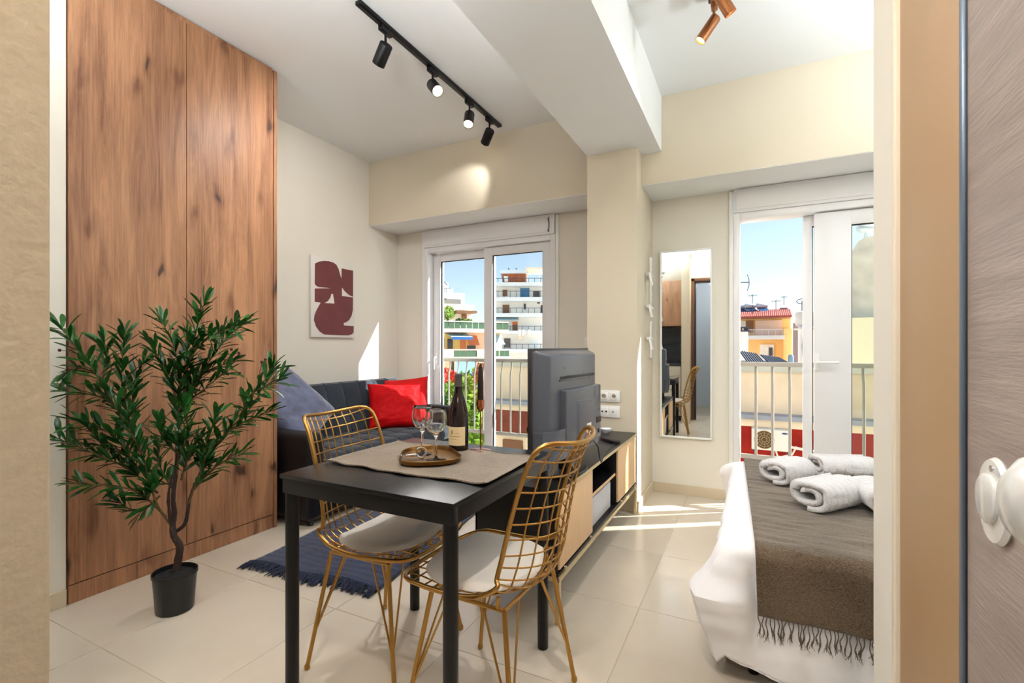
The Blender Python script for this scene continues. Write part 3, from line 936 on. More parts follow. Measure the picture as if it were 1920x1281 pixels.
def rnd(s):
    e0, e1 = .13, .10
    f = 1
    if s < e0: f = max(0, 1 - (1 - s / e0) ** 3) ** (1 / 2.6)
    if s > 1 - e1: f = max(0, 1 - (1 - (1 - s) / e1) ** 3) ** (1 / 2.6)
    return f
def make_chair():
    t = thing('wire_chair', '', 'chair')
    ss = [0, .002, .006, .012, .02, .03, .045, .06, .08, .1] + [.1 + .8 * k / 40 for k in range(1, 40)] + [.9, .92, .94, .955, .97, .98, .988, .994, .998, 1]
    right = [shell(s, rnd(s)) for s in ss]
    left = [shell(s, -rnd(s)) for s in ss[1:-1]][::-1]
    MB().tube(right + left, .0072, 10, closed=True).obj('rim', M_gold, t, 60)
    wr = MB()
    for k in range(-4, 5):
        tt = k / 5.0
        sv = [s / 90 for s in range(91) if rnd(s / 90) >= abs(tt)]
        wr.tube([shell(s, tt) for s in sv], .0026, 6)
    wr.obj('upright_wires', M_gold, t, 60)
    wr = MB()
    for k in range(1, 20):
        s = k / 20
        r = rnd(s)
        wr.tube([shell(s, r * (j / 8 - 1)) + Vector((0, 0, 0)) for j in range(17)], .0026, 6)
    wr.obj('cross_wires', M_gold, t, 60)
    # seat cushion: thin rounded pad following the seat
    pd = MB()
    def pf(u, v, top):
        a = u * 2 - 1; b = v * 2 - 1
        # squircle mapping
        x_ = a * sqrt(1 - b * b / 2.6); y_ = b * sqrt(1 - a * a / 2.6)
        s = .06 + (1 - (x_ + 1) / 2) * .34
        p = shell(s, y_ * .86)
        edge = max(0, 1 - max(abs(a), abs(b)) ** 6)
        h = (.030 * edge ** .5 + .004 * fbm(p.x * 7, p.y * 7, 2)) if top else -.0
        return p + Vector((0, 0, .006 + (h if top else 0) + .004 * (1 if not top else 0)))
    pd.grid(lambda u, v: pf(u, v, True), 40, 40); pd.grid(lambda u, v: pf(u, v, False), 40, 40)
    bmesh.ops.remove_doubles(pd.bm, verts=pd.bm.verts, dist=.0045)
    pd.obj('seat_cushion', M_seatpad, t, 60)
    # under frame
    uf = MB()
    A = {(1, 1): (.125, .165), (1, -1): (.125, -.165), (-1, 1): (-.130, .165), (-1, -1): (-.130, -.165)}
    zt = .412
    uf.tube([(.125, -.165, zt), (.125, .165, zt)], .006, 8); uf.tube([(-.13, -.165, zt), (-.13, .165, zt)], .006, 8)
    for sy in (-1, 1): uf.tube([(.125, sy * .165, zt), (-.13, sy * .165, zt)], .0065, 8)
    for k, xx in enumerate((-.11, .09)):
        for sy in (-1, 1):
            uf.tube([(xx, sy * .165, zt), (xx, sy * .165, zt + .035)], .006, 8)
    uf.obj('under_frame', M_gold, t)
    for (sx, sy), (ax, ay) in A.items():
        l = MB()
        foot = Vector((sx * .192, sy * .218, .008)); top = Vector((ax, ay, zt))
        l.tube([top, foot], .0075, 10)
        l.lathe([(0, -.008), (.008, -.008), (.010, -.004), (.010, .004), (.007, .012), (0, .012)], c=foot, n=12)
        j = foot + (top - foot) * .28
        l.tube([(ax * .45, ay, zt), j], .0036, 8); l.tube([(ax, ay * .45, zt), j], .0036, 8)
        l.obj('leg', M_gold, t)
    return t
c1 = make_chair()
c1['label'] = 'gold wire chair with white seat pad on the sideboard side of the table'
c1['group'] = 'gold wire chairs at the dining table'
c1.location = (-.75, 1.372, 0); c1.rotation_euler = (0, 0, pi + radians(-2))
c2 = copy_tree(c1)
c2['label'] = 'gold wire chair with white seat pad tucked under the table, nearer the plant'
c2.location = (-1.250, 1.442, 0); c2.rotation_euler = (0, 0, radians(3))

# ------------------------------------------------------------------ sideboard
SX0, SX1, SY0, SY1, SZ = -1.118, -.716, 1.865, 3.365, .562
sb = thing('sideboard', 'long low black and pale oak sideboard on thin metal legs by the pillar', 'sideboard', (SX1, SY0, 0))
def S(n, lo, hi, m, bev=.0015, par=None):
    return box_obj(n, (lo[0] - SX1, lo[1] - SY0, lo[2]), (hi[0] - SX1, hi[1] - SY0, hi[2]), m, par or sb, bev)
S('top_board', (SX0, SY0, SZ - .018), (SX1, SY1, SZ), M_blackwood2)
S('end_panel', (SX0, SY0, .215), (SX1 - .008, SY0 + .018, SZ - .018), M_blackwood2)
S('end_panel', (SX0, SY1 - .018, .215), (SX1 - .008, SY1, SZ - .018), M_blackwood2)
S('bottom_board', (SX0, SY0, .200), (SX1 - .002, SY1, .216), M_blackwood2)
S('back_panel', (SX0, SY0, .215), (SX0 + .01, SY1, SZ - .018), M_blackwood2)
d1, d2 = SY0 + .475, SY0 + .985
S('divider', (SX0 + .01, d1 - .018, .216), (SX1 - .014, d1, SZ - .018), M_blackwood2)
S('divider', (SX0 + .01, d2, .216), (SX1 - .014, d2 + .018, SZ - .018), M_blackwood2)
S('shelf', (SX0 + .01, d1, .388), (SX1 - .02, d2, .402), M_blackwood2)
S('shelf_edge', (SX1 - .02, d1, .387), (SX1 - .016, d2, .403), M_lightoak)
for y0, y1 in ((SY0 + .012, d1 - .001), (d2 + .002, SY1 - .026)):
    dr = S('sliding_door', (SX1 - .012, y0, .228), (SX1, y1, SZ - .021), M_lightoak)
    kb = MB()
    for yk in (y0 + .05, y1 - .05):
        kb.lathe([(0, 0), (.007, 0), (.007, .010), (0, .010)], c=(.002, yk - SY0, .221), M=Matrix.Rotation(pi / 2, 3, 'Y'), n=14)
    kb.obj('roller', M_steel, dr)
S('top_edge_strip', (SX1 - .001, SY0, SZ - .018), (SX1 + .004, SY1, SZ - .002), M_cream_metal, .001)
fr = MB()
for lo, hi in [((SX1 - .02, SY0, .180), (SX1 + .004, SY1, .200)), ((SX0, SY0, .180), (SX0 + .02, SY1, .200)), ((SX0, SY0, .18), (SX1, SY0 + .02, .2)), ((SX0, SY1 - .02, .18), (SX1, SY1, .2))]:
    fr.box((lo[0] - SX1, lo[1] - SY0, lo[2]), (hi[0] - SX1, hi[1] - SY0, hi[2]), .002)
fr.obj('base_frame', M_cream_metal, sb)
for x in (SX0, SX1 - .018):
    for y in (SY0 + .0, SY1 - .024):
        S('leg', (x, y, 0), (x + .020, y + .024, .181), M_cream_metal, .002)
wbx = box_obj('storage_box', (-.17, -.215, 0), (.17, .215, .15), mat('pale_grey_box', (206, 206, 210), .6), None, .004)
wbx.location = (SX1 - .20, (d1 + d2) / 2 - .02, .2165)
tag(wbx, 'pale grey storage box in the open middle bay of the sideboard', 'box')

# things on the sideboard
bowl = MB().lathe([(0, 0), (.02, 0), (.022, .003), (.036, .016), (.041, .030), (.039, .030), (.033, .017), (.018, .006), (0, .005)], n=28).obj('small_bowl', mat('white_blue_ceramic', (226, 230, 240), .25, var=.25, vscale=22))
bowl.location = (-.905, 3.27, SZ)
tag(bowl, 'small white and blue bowl at the pillar end of the sideboard', 'bowl')
rc = box_obj('remote_control', (-.022, -.085, 0), (.022, .085, .018), M_dark, None, .005)
rc.location = (-.80, 2.98, SZ); rc.rotation_euler = (0, 0, radians(48))
tag(rc, 'black remote control lying on the sideboard beyond the television', 'remote control')
jg = thing('copper_jug', 'narrow copper jug with dark ring handle half hidden behind the television', 'jug', (-.905, 2.06, SZ))
MB().lathe([(0, 0), (.026, 0), (.03, .01), (.028, .12), (.022, .19), (.024, .225), (.021, .225), (.018, .19), (.02, .1), (0, .01)], n=24).obj('body', M_copper, jg)
MB().tube([(-.02 - .024 * sin(k * pi / 12) , -.0, .205 + .024 * cos(k * pi / 12)) for k in range(13)], .004, 8).obj('handle', M_dark, jg)

# ------------------------------------------------------------------ television, seen from behind
tva = math.atan2(.65, .045)
tv = thing('television', 'dark grey flat television seen from behind on the sideboard', 'television', (-.815, 2.185, SZ), tva)
Z0, Z1, HW = .095, .590, .327
MB().box((-HW, 0, Z0), (HW, .020, Z1), .004).obj('front_bezel', M_tvbezel, tv)
box_obj('screen', (-HW + .015, .0195, Z0 + .02), (HW - .015, .0215, Z1 - .015), M_screen, tv)
def frustum(mb, x0, x1, z0, z1, y0, ix0, ix1, iz0, iz1, y1, bev=.006):
    t = bmesh.new()
    a = [t.verts.new(p) for p in ((x0, y0, z0), (x1, y0, z0), (x1, y0, z1), (x0, y0, z1))]
    b = [t.verts.new(p) for p in ((ix0, y1, iz0), (ix1, y1, iz0), (ix1, y1, iz1), (ix0, y1, iz1))]
    t.faces.new(a); t.faces.new(b[::-1])
    for k in range(4): t.faces.new([a[k], b[k], b[(k + 1) % 4], a[(k + 1) % 4]])
    bmesh.ops.recalc_face_normals(t, faces=t.faces)
    if bev: bmesh.ops.bevel(t, geom=list(t.edges), offset=bev, segments=3, profile=.5, affect='EDGES')
    mb.merge(t)
sh = MB(); frustum(sh, -HW + .004, HW - .004, Z0 + .004, Z1 - .006, .002, -HW + .075, HW - .03, Z0 + .03, Z1 - .028, -.052, .012)
sh.obj('back_shell', M_tvback, tv)
lo = MB()
t_ = bmesh.new()
prof = [(-HW + .012, .0), (-HW + .018, -.045), (-HW + .055, -.07), (-HW + .12, -.078), (HW - .06, -.078), (HW - .02, -.05), (HW - .012, 0)]
lo.prism(prof, Z0 + .002, Z0 + .135, 'z')
lo.obj('speaker_housing', M_tvback, tv)
pl = MB(); frustum(pl, -.150, .300, Z0 + .02, .405, -.03, -.145, .295, Z0 + .03, .400, -.082, .006)
pl.obj('electronics_cover', M_tvback, tv)
rb = MB()
for k, (a, b_, c, d) in enumerate(((-.03, .22, .14, .345), (-.015, .205, .14, .330))):
    y = -.084 - k * .003
    frustum(rb, a, b_, c, d, -.08, a + .004, b_ - .004, c, d - .004, y, .0015)
rb.obj('raised_panel', M_tvback, tv)
box_obj('recess', (-.15, -.0535, .450), (.27, -.05, .462), M_dark, tv, .001)
box_obj('ridge', (-.16, -.058, .440), (.27, -.05, .449), M_tvback, tv, .003)
box_obj('sticker', (.075, -.0905, .175), (.135, -.0895, .222), M_paper, tv)
hl = MB()
for x, z, r in ((-.145, .385, .006), (-.145, .20, .006), (.03, .39, .004), (.05, .39, .003), (.01, .39, .003), (.20, .37, .004), (.27, .27, .004), (.12, .47, .003), (-.1, .50, .004)):
    yb = -.0825 if z < .4 and x > -.165 else -.0525
    hl.lathe([(0, 0), (r, 0), (r, .001), (0, .001)], c=(x, yb, z), M=Matrix.Rotation(pi / 2, 3, 'X'), n=12)
hl.obj('screw_hole', M_dark, tv)
for x0, x1, z0, z1, y in ((-.01, .045, .098, .16, -.0785), (.055, .062, .11, .15, -.0785), (.14, .165, .12, .185, -.0835), (.10, .112, .15, .158, -.0835), (.10, .108, .125, .133, -.0835), (.118, .124, .125, .133, -.0835), (.19, .202, .14, .16, -.0835), (.235, .29, .205, .235, -.0835), (.26, .27, .15, .17, -.0835), (-.25, -.20, .15, .152, -.0785), (-.25, -.20, .157, .159, -.0785), (-.25, -.20, .164, .166, -.0785)):
    box_obj('port', (x0, y - .0012, z0), (x1, y + .002, z1), M_dark, tv)
st = MB(); st.box((-.04, -.03, .012), (.04, .01, Z0 + .02), .005); st.obj('stand_neck', M_dark, tv)
MB().lathe([(0, 0), (.17, 0), (.172, .006), (.165, .012), (0, .016)], sy=.62, n=40).obj('stand_base', M_dark, tv)
cb = MB(); cb.tube([(.15, -.095, .13), (.15, -.12, .10), (.16, -.125, .04), (.20, -.12, .010), (.30, -.09, .006), (.45, -.05, .006), (.7, -.02, .006)], .0035, 8)
cb.obj('cable', M_dark, tv)

# ------------------------------------------------------------------ sofa
sf_ = thing('sofa', 'charcoal tufted two seat sofa with black arms along the picture wall', 'sofa', (-2.9, 3.0, 0))
def SO(n, lo, hi, m, bev=.03, seg=4):
    return box_obj(n, (lo[0] + 2.9, lo[1] - 3.0, lo[2]), (hi[0] + 2.9, hi[1] - 3.0, hi[2]), m, sf_, bev, seg)
SO('base', (-3.29, 2.15, .05), (-2.50, 3.85, .33), M_sofa_arm, .02)
SO('armrest', (-3.28, 2.125, .04), (-2.49, 2.27, .602), M_sofa_arm, .045)
SO('armrest', (-3.28, 3.72, .04), (-2.49, 3.865, .602), M_sofa_arm, .045)
M_seam = mat('dark_seam', (30, 32, 36), .9)
def tuft(name, O, U, V, nu, nv, thick, puff=.014, back=True):
    O, U, V = Vector(O) - Vector((-2.9, 3.0, 0)), Vector(U), Vector(V)
    N_ = U.cross(V).normalized()
    def h(u, v):
        a = (u * nu) % 1; b = (v * nv) % 1
        g = (sin(pi * a) ** .45 if 0 < a < 1 else 0) * (sin(pi * b) ** .45 if 0 < b < 1 else 0)
        ed = min(u, 1 - u, v, 1 - v)
        return puff * g - (.03 * (1 - min(ed / .05, 1)) ** 2) + .002 * fbm(u * 8, v * 5, 3)
    m = MB(); m.grid(lambda u, v: O + U * u + V * v + N_ * h(u, v), nu * 12, nv * 12)
    # sides and back as a box skirt
    def sk(u, v):
        # walk the border and go back by the thickness
        k = (u * 4) % 4
        if k < 1: a, b = k, 0
        elif k < 2: a, b = 1, k - 1
        elif k < 3: a, b = 3 - k, 1
        else: a, b = 0, 4 - k
        return O + U * a + V * b + N_ * (-.03 + v * (-thick + .03)) + ((U.normalized() * (a - .5) + V.normalized() * (b - .5)) * .02 * sin(pi * v))
    m.grid(sk, 120, 6)
    m.grid(lambda u, v: O + U * u + V * v - N_ * thick, 2, 2)
    bmesh.ops.remove_doubles(m.bm, verts=m.bm.verts, dist=.002)
    o = m.obj(name, M_sofa, sf_, 50)
    s = MB()
    for i in range(1, nu):
        s.tube([O + U * (i / nu) + V * (k / 40) + N_ * (h(i / nu, k / 40) + .0015) for k in range(41)], .003, 6)
    for j in range(1, nv):
        s.tube([O + U * (k / 60) + V * (j / nv) + N_ * (h(k / 60, j / nv) + .0015) for k in range(61)], .003, 6)
    s.obj('seam', M_seam, o)
    return o
tuft('seat_cushion', (-2.475, 2.28, .435), (0, 1.43, 0), (-.56, 0, .01), 8, 3, .11, .012)
tuft('backrest', (-2.985, 2.26, .44), (0, 1.47, 0), (-.13, 0, .425), 8, 2, .12, .016)
for x in (-3.2, -2.56):
    for y in (2.2, 3.79):
        o = MB().lathe([(.016, 0), (.022, .05)], c=(x + 2.9, y - 3, 0), n=14).obj('leg', M_dark, sf_)

def cushion(name, w, h, t, m, seed=0, wr=.012):
    mb = MB()
    def f(u, v, sgn):
        a = u * 2 - 1; b = v * 2 - 1
        k = 1 - .07 * (1 - a * a) * abs(b) ** 2
        k2 = 1 - .07 * (1 - b * b) * abs(a) ** 2
        th = t * (max(0, 1 - a ** 4) ** .55) * (max(0, 1 - b ** 4) ** .55)
        n = fbm(a * 1.6 + seed, b * 1.6, seed) * wr + fbm(a * 4 + seed, b * 4 + sgn, seed) * wr * .45
        n *= (max(0, 1 - a ** 8)) * (max(0, 1 - b ** 8))
        n += .008 * sin(5 * (a + b * .6) + seed) * (1 - a * a) * (1 - b * b)
        return (a * w / 2 * k2, b * h / 2 * k, sgn * (th * .5 + .001) + n)
    mb.grid(lambda u, v: f(u, v, 1), 44, 44); mb.grid(lambda u, v: f(u, v, -1), 44, 44)
    bmesh.ops.remove_doubles(mb.bm, verts=mb.bm.verts, dist=.0021)
    return mb.obj(name, m, None, 70)
def place(o, loc, normal, roll=0):
    n = Vector(normal).normalized()
    z = n; x = Vector((0, 0, 1)).cross(z).normalized(); y = z.cross(x)
    R = Matrix((x, y, z)).transposed().to_4x4() @ Matrix.Rotation(radians(roll), 4, 'Z')
    o.matrix_world = Matrix.Translation(loc) @ R
q = cushion('cushion', .48, .42, .17, M_red, 3, .018); place(q, (-2.84, 3.36, .630), (.72, -.52, .42), -3)
tag(q, 'bright red cushion leaning at the window end of the sofa, in front', 'cushion', 'cushions on the sofa')
q = cushion('cushion', .46, .43, .15, M_pink, 8, .014); place(q, (-2.92, 3.58, .655), (.42, -.80, .30), 5)
tag(q, 'coral red cushion standing behind the bright red one on the sofa', 'cushion', 'cushions on the sofa')
q = cushion('cushion', .50, .48, .17, M_bluecush, 5, .013); place(q, (-2.97, 2.42, .70), (.80, -.05, .38), -52)
tag(q, 'slate blue crushed velvet cushion at the wardrobe end of the sofa', 'cushion', 'cushions on the sofa')

# ------------------------------------------------------------------ rug
rg_ = thing('rug', 'navy blue woven rug with tangled fringe in front of the sofa', 'rug', (-1.985, 1.70, 0), radians(6))
rm = MB()
def rgf(u, v, top=True):
    x = -.405 + .81 * u; y = .02 + 1.5 * v
    x += .006 * sin(v * 14 + u)
    y += .012 * sin(u * 11) * (1 - v)
    return (x, y, .0085 + .002 * fbm(x * 8, y * 8, 4) + .001 * sin(v * 500) if top else .0008)
rm.grid(lambda u, v: rgf(u, v), 60, 110)
ro_ = rm.obj('pile', M_rug, rg_, 80)
m_ = ro_.modifiers.new('t', 'SOLIDIFY'); m_.thickness = .0075; m_.offset = -1
hem = MB(); hem.tube([Vector(rgf(k / 60, 0)) + Vector((0, 0, .001)) for k in range(61)], .0045, 8); hem.obj('hem', M_rug, rg_)
tv_ = []
for k in range(5):
    random.seed(50 + k)
    tm = MB()
    for s in range(9):
        a = random.uniform(-.5, .5); l = random.uniform(.055, .085); x = random.uniform(-.008, .008)
        pts = []
        for j in range(7):
            f = j / 6
            pts.append((x + sin(a) * l * f + random.uniform(-.004, .004) * f + .006 * sin(f * 5 + s), -l * f, .011 + .012 * sin(pi * f) * random.uniform(.4, 1) - .006 * f))
        tm.tube(pts, [.0035] * 6 + [.0015], 5)
    tm.tube([(0, .004, .010), (0, -.012, .013)], .007, 7)
    o = tm.obj('tassel', M_tassel, rg_, 60)
    tv_.append(o)
n = 26
for k in range(n):
    if k < 5: o = tv_[k]
    else:
        o = tv_[k % 5].copy(); col.objects.link(o); o.parent = rg_
    p = rgf((k + .5) / n, 0)
    o.location = (p[0], p[1], 0); o.rotation_euler = (0, 0, random.uniform(-.5, .35)); o.scale = (random.choice((-1, 1)) , random.uniform(.85, 1.2), random.uniform(.9, 1.3))
for k in range(n):
    o = tv_[(k * 3) % 5].copy(); col.objects.link(o); o.parent = rg_
    p = rgf((k + .5) / n, 1)
    o.location = (p[0], p[1], 0); o.rotation_euler = (0, 0, pi + random.uniform(-.5, .35))

# ------------------------------------------------------------------ olive tree
random.seed(11)
PD = 2.12
base = at(328, 1112, PD); base.z = 0
ot = thing('olive_tree', 'artificial olive tree in a black plastic pot before the wardrobe', 'plant', base)
MB().lathe([(0, 0), (.068, 0), (.072, .004), (.084, .155), (.088, .158), (.088, .170), (.084, .170), (.080, .150), (0, .148)], n=40, sx=1.02, sy=.98).obj('pot', M_pot, ot)
so_ = MB(); so_.grid(lambda u, v: ((u * .079) * cos(v * 2 * pi), (u * .079) * sin(v * 2 * pi), .152 + .018 * (1 - u) + .006 * fbm(u * 6, v * 9, 1)), 8, 24)
so_.obj('filling', M_soil, ot)
def tp(px, py, dd=0):
    return at(px, py, PD + dd) - base
def smooth_path(P, n=8):
    out = []
    m = (len(P) - 1) * n
    for k in range(m + 1):
        out.append(Vector(catmull([tuple(p) for p in P], k / m)))
    return out
TR = [((328, 1090), (334, 1050), (337, 1025), (326, 1005), (324, 985), (327, 965), (325, 930), (330, 880), (333, 820)), ((324, 1000), (345, 985), (352, 960), (356, 935), (366, 905)), ((322, 986), (318, 965), (316, 930), (322, 890))]
for k, P in enumerate(TR):
    Q = smooth_path([tp(x, y, (.01 * sin(i * 1.7 + k)) + (.03 * i / 8 if k == 1 else -.03 * i / 8 if k == 2 else 0)) for i, (x, y) in enumerate(P)])
    n = len(Q)
    R0, R1 = ((.017, .006), (.009, .005), (.008, .004))[k]
    rr = [R0 + (R1 - R0) * i / n + .0022 * fbm(i * .4, k * 3, 0) + (.006 * max(0, 1 - i / 6) if k == 0 else 0) for i in range(n)]
    MB().tube(Q, rr, 10).obj('trunk' if k == 0 else 'limb', M_bark, ot, 60)
BR = [
    ((320, 985), (292, 940), (265, 850), (215, 760), (165, 680), (116, 618)),
    ((250, 815), (236, 760), (228, 700), (233, 630)),
    ((215, 760), (180, 742), (125, 735)),
    ((268, 860), (252, 800), (250, 730), (268, 682)),
    ((296, 925), (240, 880), (180, 852), (108, 822)),
    ((262, 885), (210, 815), (145, 790)),
    ((312, 970), (262, 925), (212, 912), (148, 908)),
    ((330, 900), (335, 850), (334, 780), (338, 710), (326, 650), (304, 605)),
    ((338, 720), (358, 670), (368, 620), (382, 572)),
    ((334, 780), (372, 710), (412, 650), (455, 606)),
    ((336, 760), (312, 700), (284, 648)),
    ((352, 950), (378, 880), (425, 810), (470, 765), (512, 690)),
    ((420, 815), (460, 790), (498, 776)),
    ((455, 780), (470, 740), (522, 715)),
    ((362, 920), (405, 875), (452, 852)),
    ((360, 660), (395, 632), (440, 612)),
    ((333, 850), (312, 830), (300, 795)),
    ((380, 880), (388, 835), (402, 785)),
    ((336, 860), (352, 810), (346, 762)),
    ((326, 920), (298, 868), (304, 815)),
    ((318, 700), (345, 690), (352, 640)),
    ((340, 740), (380, 700), (430, 680)),
    ((335, 770), (372, 738), (420, 700)),
    ((190, 720), (200, 670), (195, 640)),
    ((180, 700), (150, 690), (125, 700)),
    ((300, 930), (262, 960), (228, 945)),
    ((340, 900), (352, 860), (370, 830)),
    ((240, 850), (200, 840), (168, 805)),
]
leaf_pts = []
twig_pts = []
for bi, P in enumerate(BR):
    lf = max(0, min(1, (240 - P[-1][0]) / 120))
    dv = random.uniform(-.17, .15) * (1 - lf) - .15 * lf
    D = [dv * (i / (len(P) - 1)) + (0.0 if i == 0 else random.uniform(-.015, .015)) for i in range(len(P))]
    Q = smooth_path([tp(x, y, D[i]) for i, (x, y) in enumerate(P)], 10)
    n = len(Q)
    MB().tube(Q, [.0048 - .0034 * i / n for i in range(n)], 6).obj('branch', M_twig, ot, 60)
    acc = 0; side = random.uniform(0, 6)
    start = .22 if bi in (0, 4, 6, 7, 11) else .05
    for i in range(1, n):
        seg = (Q[i] - Q[i - 1]).length; acc += seg
        if i / n < start: continue
        while acc > .0085:
            acc -= .0085
            side += 2.4
            d = (Q[i] - Q[i - 1]).normalized()
            a = d.orthogonal().normalized(); b_ = d.cross(a)
            out = a * cos(side) + b_ * sin(side)
            leaf_pts.append((Q[i].copy(), (d * .85 + out * random.uniform(.3, 1.15)).normalized(), random.uniform(.062, .104)))
    for _ in range(3):
        leaf_pts.append((Q[-1].copy(), ((Q[-1] - Q[-4]).normalized() + Vector((random.uniform(-.35, .35), random.uniform(-.35, .35), random.uniform(-.2, .35)))).normalized(), random.uniform(.065, .095)))
# leaf mesh: lens shape with a fold along the midrib, length 1 along x
def leaf_geo(bend):
    V, F = [], []
    for i in range(6):
        f = (0, .22, .45, .68, .88, 1)[i]
        w = .112 * (.10, .55, .88, 1.0, .70, .06)[i]
        z = -bend * f * f
        V += [(f, -w, z + w * .35), (f, 0, z), (f, w, z + w * .35)]
    for i in range(5):
        a = i * 3
        F += [(a, a + 3, a + 4, a + 1), (a + 1, a + 4, a + 5, a + 2)]
    return V, F
leaf_me = []
for bnd in (.02, .12, .22, -.06):
    V, F = leaf_geo(bnd)
    me = bpy.data.meshes.new('leaf'); me.from_pydata(V, [], F); me.shade_smooth(); me.materials.append(M_leaf); leaf_me.append(me)
def leaf_matrix(p, d, l):
    x = d
    up = Vector((random.uniform(-.5, .5), random.uniform(-.5, .5), 1)).normalized()
    y = up.cross(x).normalized(); z = x.cross(y)
    R = Matrix((x, y, z)).transposed().to_4x4()
    return Matrix.Translation(p) @ R @ Matrix.Diagonal((l, l, l, 1))
random.shuffle(leaf_pts)
cx_dir = Vector((-base.x, -base.y, 0)).normalized()
leaf_pts.sort(key=lambda t: -(t[0].dot(cx_dir)))     # nearest to the room first
for (p, d, l) in leaf_pts[:290]:
    o = bpy.data.objects.new('leaf', leaf_me[random.randrange(4)])
    col.objects.link(o); o.parent = ot; o.matrix_local = leaf_matrix(p, d, l)
V, F = [], []
for (p, d, l) in leaf_pts[290:]:
    v0, f0 = leaf_geo(random.uniform(-.05, .2))
    M_ = leaf_matrix(p, d, l); b0 = len(V)
    V += [tuple(M_ @ Vector(v)) for v in v0]; F += [tuple(b0 + i for i in f) for f in f0]
me = bpy.data.meshes.new('foliage'); me.from_pydata(V, [], F); me.shade_smooth(); me.materials.append(M_leaf)
fo = bpy.data.objects.new('foliage', me); col.objects.link(fo); fo.parent = ot; fo['kind'] = 'stuff'
ol = None
for (x, y) in ((112, 657), (120, 658), (118, 833), (132, 832), (372, 580), (324, 616), (332, 627), (427, 612), (434, 655), (448, 662), (491, 679), (498, 674), (449, 700), (437, 853), (431, 858), (382, 732), (404, 781)):
    p = tp(x, y, random.uniform(-.12, .05))
    if ol is None:
        ol = MB().lathe([(0, -.009), (.004, -.008), (.0062, -.003), (.0065, .002), (.0045, .007), (0, .009)], n=14).obj('olive', M_olive, ot, 80); o = ol
    else:
        o = ol.copy(); col.objects.link(o); o.parent = ot
    o.location = p; o.rotation_euler = (random.uniform(0, 1), random.uniform(0, 2), 0)
for (x0, y0, x1, y1) in ((112, 657, 150, 658), (374, 585, 380, 610), (491, 682, 485, 705), (434, 855, 412, 868), (125, 832, 150, 838)):
    MB().tube([tp(x0, y0, -.02), tp((x0 + x1) / 2, (y0 + y1) / 2 + 1, 0), tp(x1, y1, 0)], .0014, 5).obj('stalk', M_twig, ot)

# ------------------------------------------------------------------ bed
BX0, BX1, BY0, BY1, BZT = -.075, 1.93, 1.845, 3.16, .475
bd_ = thing('bed', 'double bed with white sheet covered foot end below the balcony door', 'bed', ((BX0 + BX1) / 2, (BY0 + BY1) / 2, 0))
bo = Vector(((BX0 + BX1) / 2, (BY0 + BY1) / 2, 0))
def BB(n, lo, hi, m, bev=.01, seg=3):
    return box_obj(n, Vector(lo) - bo, Vector(hi) - bo, m, bd_, bev, seg)
BB('bed_base', (BX0 + .03, BY0 + .03, .10), (BX1 - .02, BY1 - .03, .27), mat('white_bed_base', (230, 228, 226), .8), .01)
BB('mattress', (BX0 + .006, BY0 + .006, .27), (BX1, BY1 - .006, BZT - .006), M_sheet, .045, 4)
for x in (BX0 + .08, BX1 - .1):
    for y in (BY0 + .07, BY1 - .1):
        MB().lathe([(.018, 0), (.024, .10)], c=(x - bo.x, y - bo.y, 0), n=16).obj('leg', M_dark, bd_)
BB('headboard', (BX1, BY0 - .02, .0), (BX1 + .06, BY1 + .02, .95), mat('oatmeal_headboard', (190, 176, 156), .8), .02)
# sheet
def perim(s):
    """s metres along the rounded rectangle starting at near right corner going -x; returns point, normal"""
    r = .05
    a, b = BX1 - BX0 - .08, BY1 - BY0
    segs = [('l', a - r), ('c', r * pi / 2), ('l', b - 2 * r), ('c', r * pi / 2), ('l', a - r)]
    P = Vector((BX1 - .08, BY0)); ang = pi
    for k, (t, L_) in enumerate(segs):
        if s <= L_ or k == len(segs) - 1:
            if t == 'l':
                p = P + Vector((cos(ang), sin(ang))) * s
                return p, Vector((cos(ang + pi / 2), sin(ang + pi / 2)))
            th = s / r
            c = P + Vector((cos(ang - pi / 2), sin(ang - pi / 2))) * r
            an = ang + pi / 2 - th
            return c + Vector((cos(an), sin(an))) * r, Vector((cos(an), sin(an)))
        if t == 'l': P = P + Vector((cos(ang), sin(ang))) * L_
        else:
            c = P + Vector((cos(ang - pi / 2), sin(ang - pi / 2))) * r
            P = c + Vector((cos(ang), sin(ang))) * r
            ang -= pi / 2
        s -= L_
    return P, Vector((0, 1))
r_ = .05
LT = (BX1 - BX0 - .08 - r_) * 2 + r_ * pi + (BY1 - BY0 - 2 * r_)
sc1 = BX1 - BX0 - .08 - r_ + r_ * pi / 4           # near left corner
sc2 = sc1 + r_ * pi / 2 + (BY1 - BY0 - 2 * r_)     # far left corner
shm = MB()
NV = 30
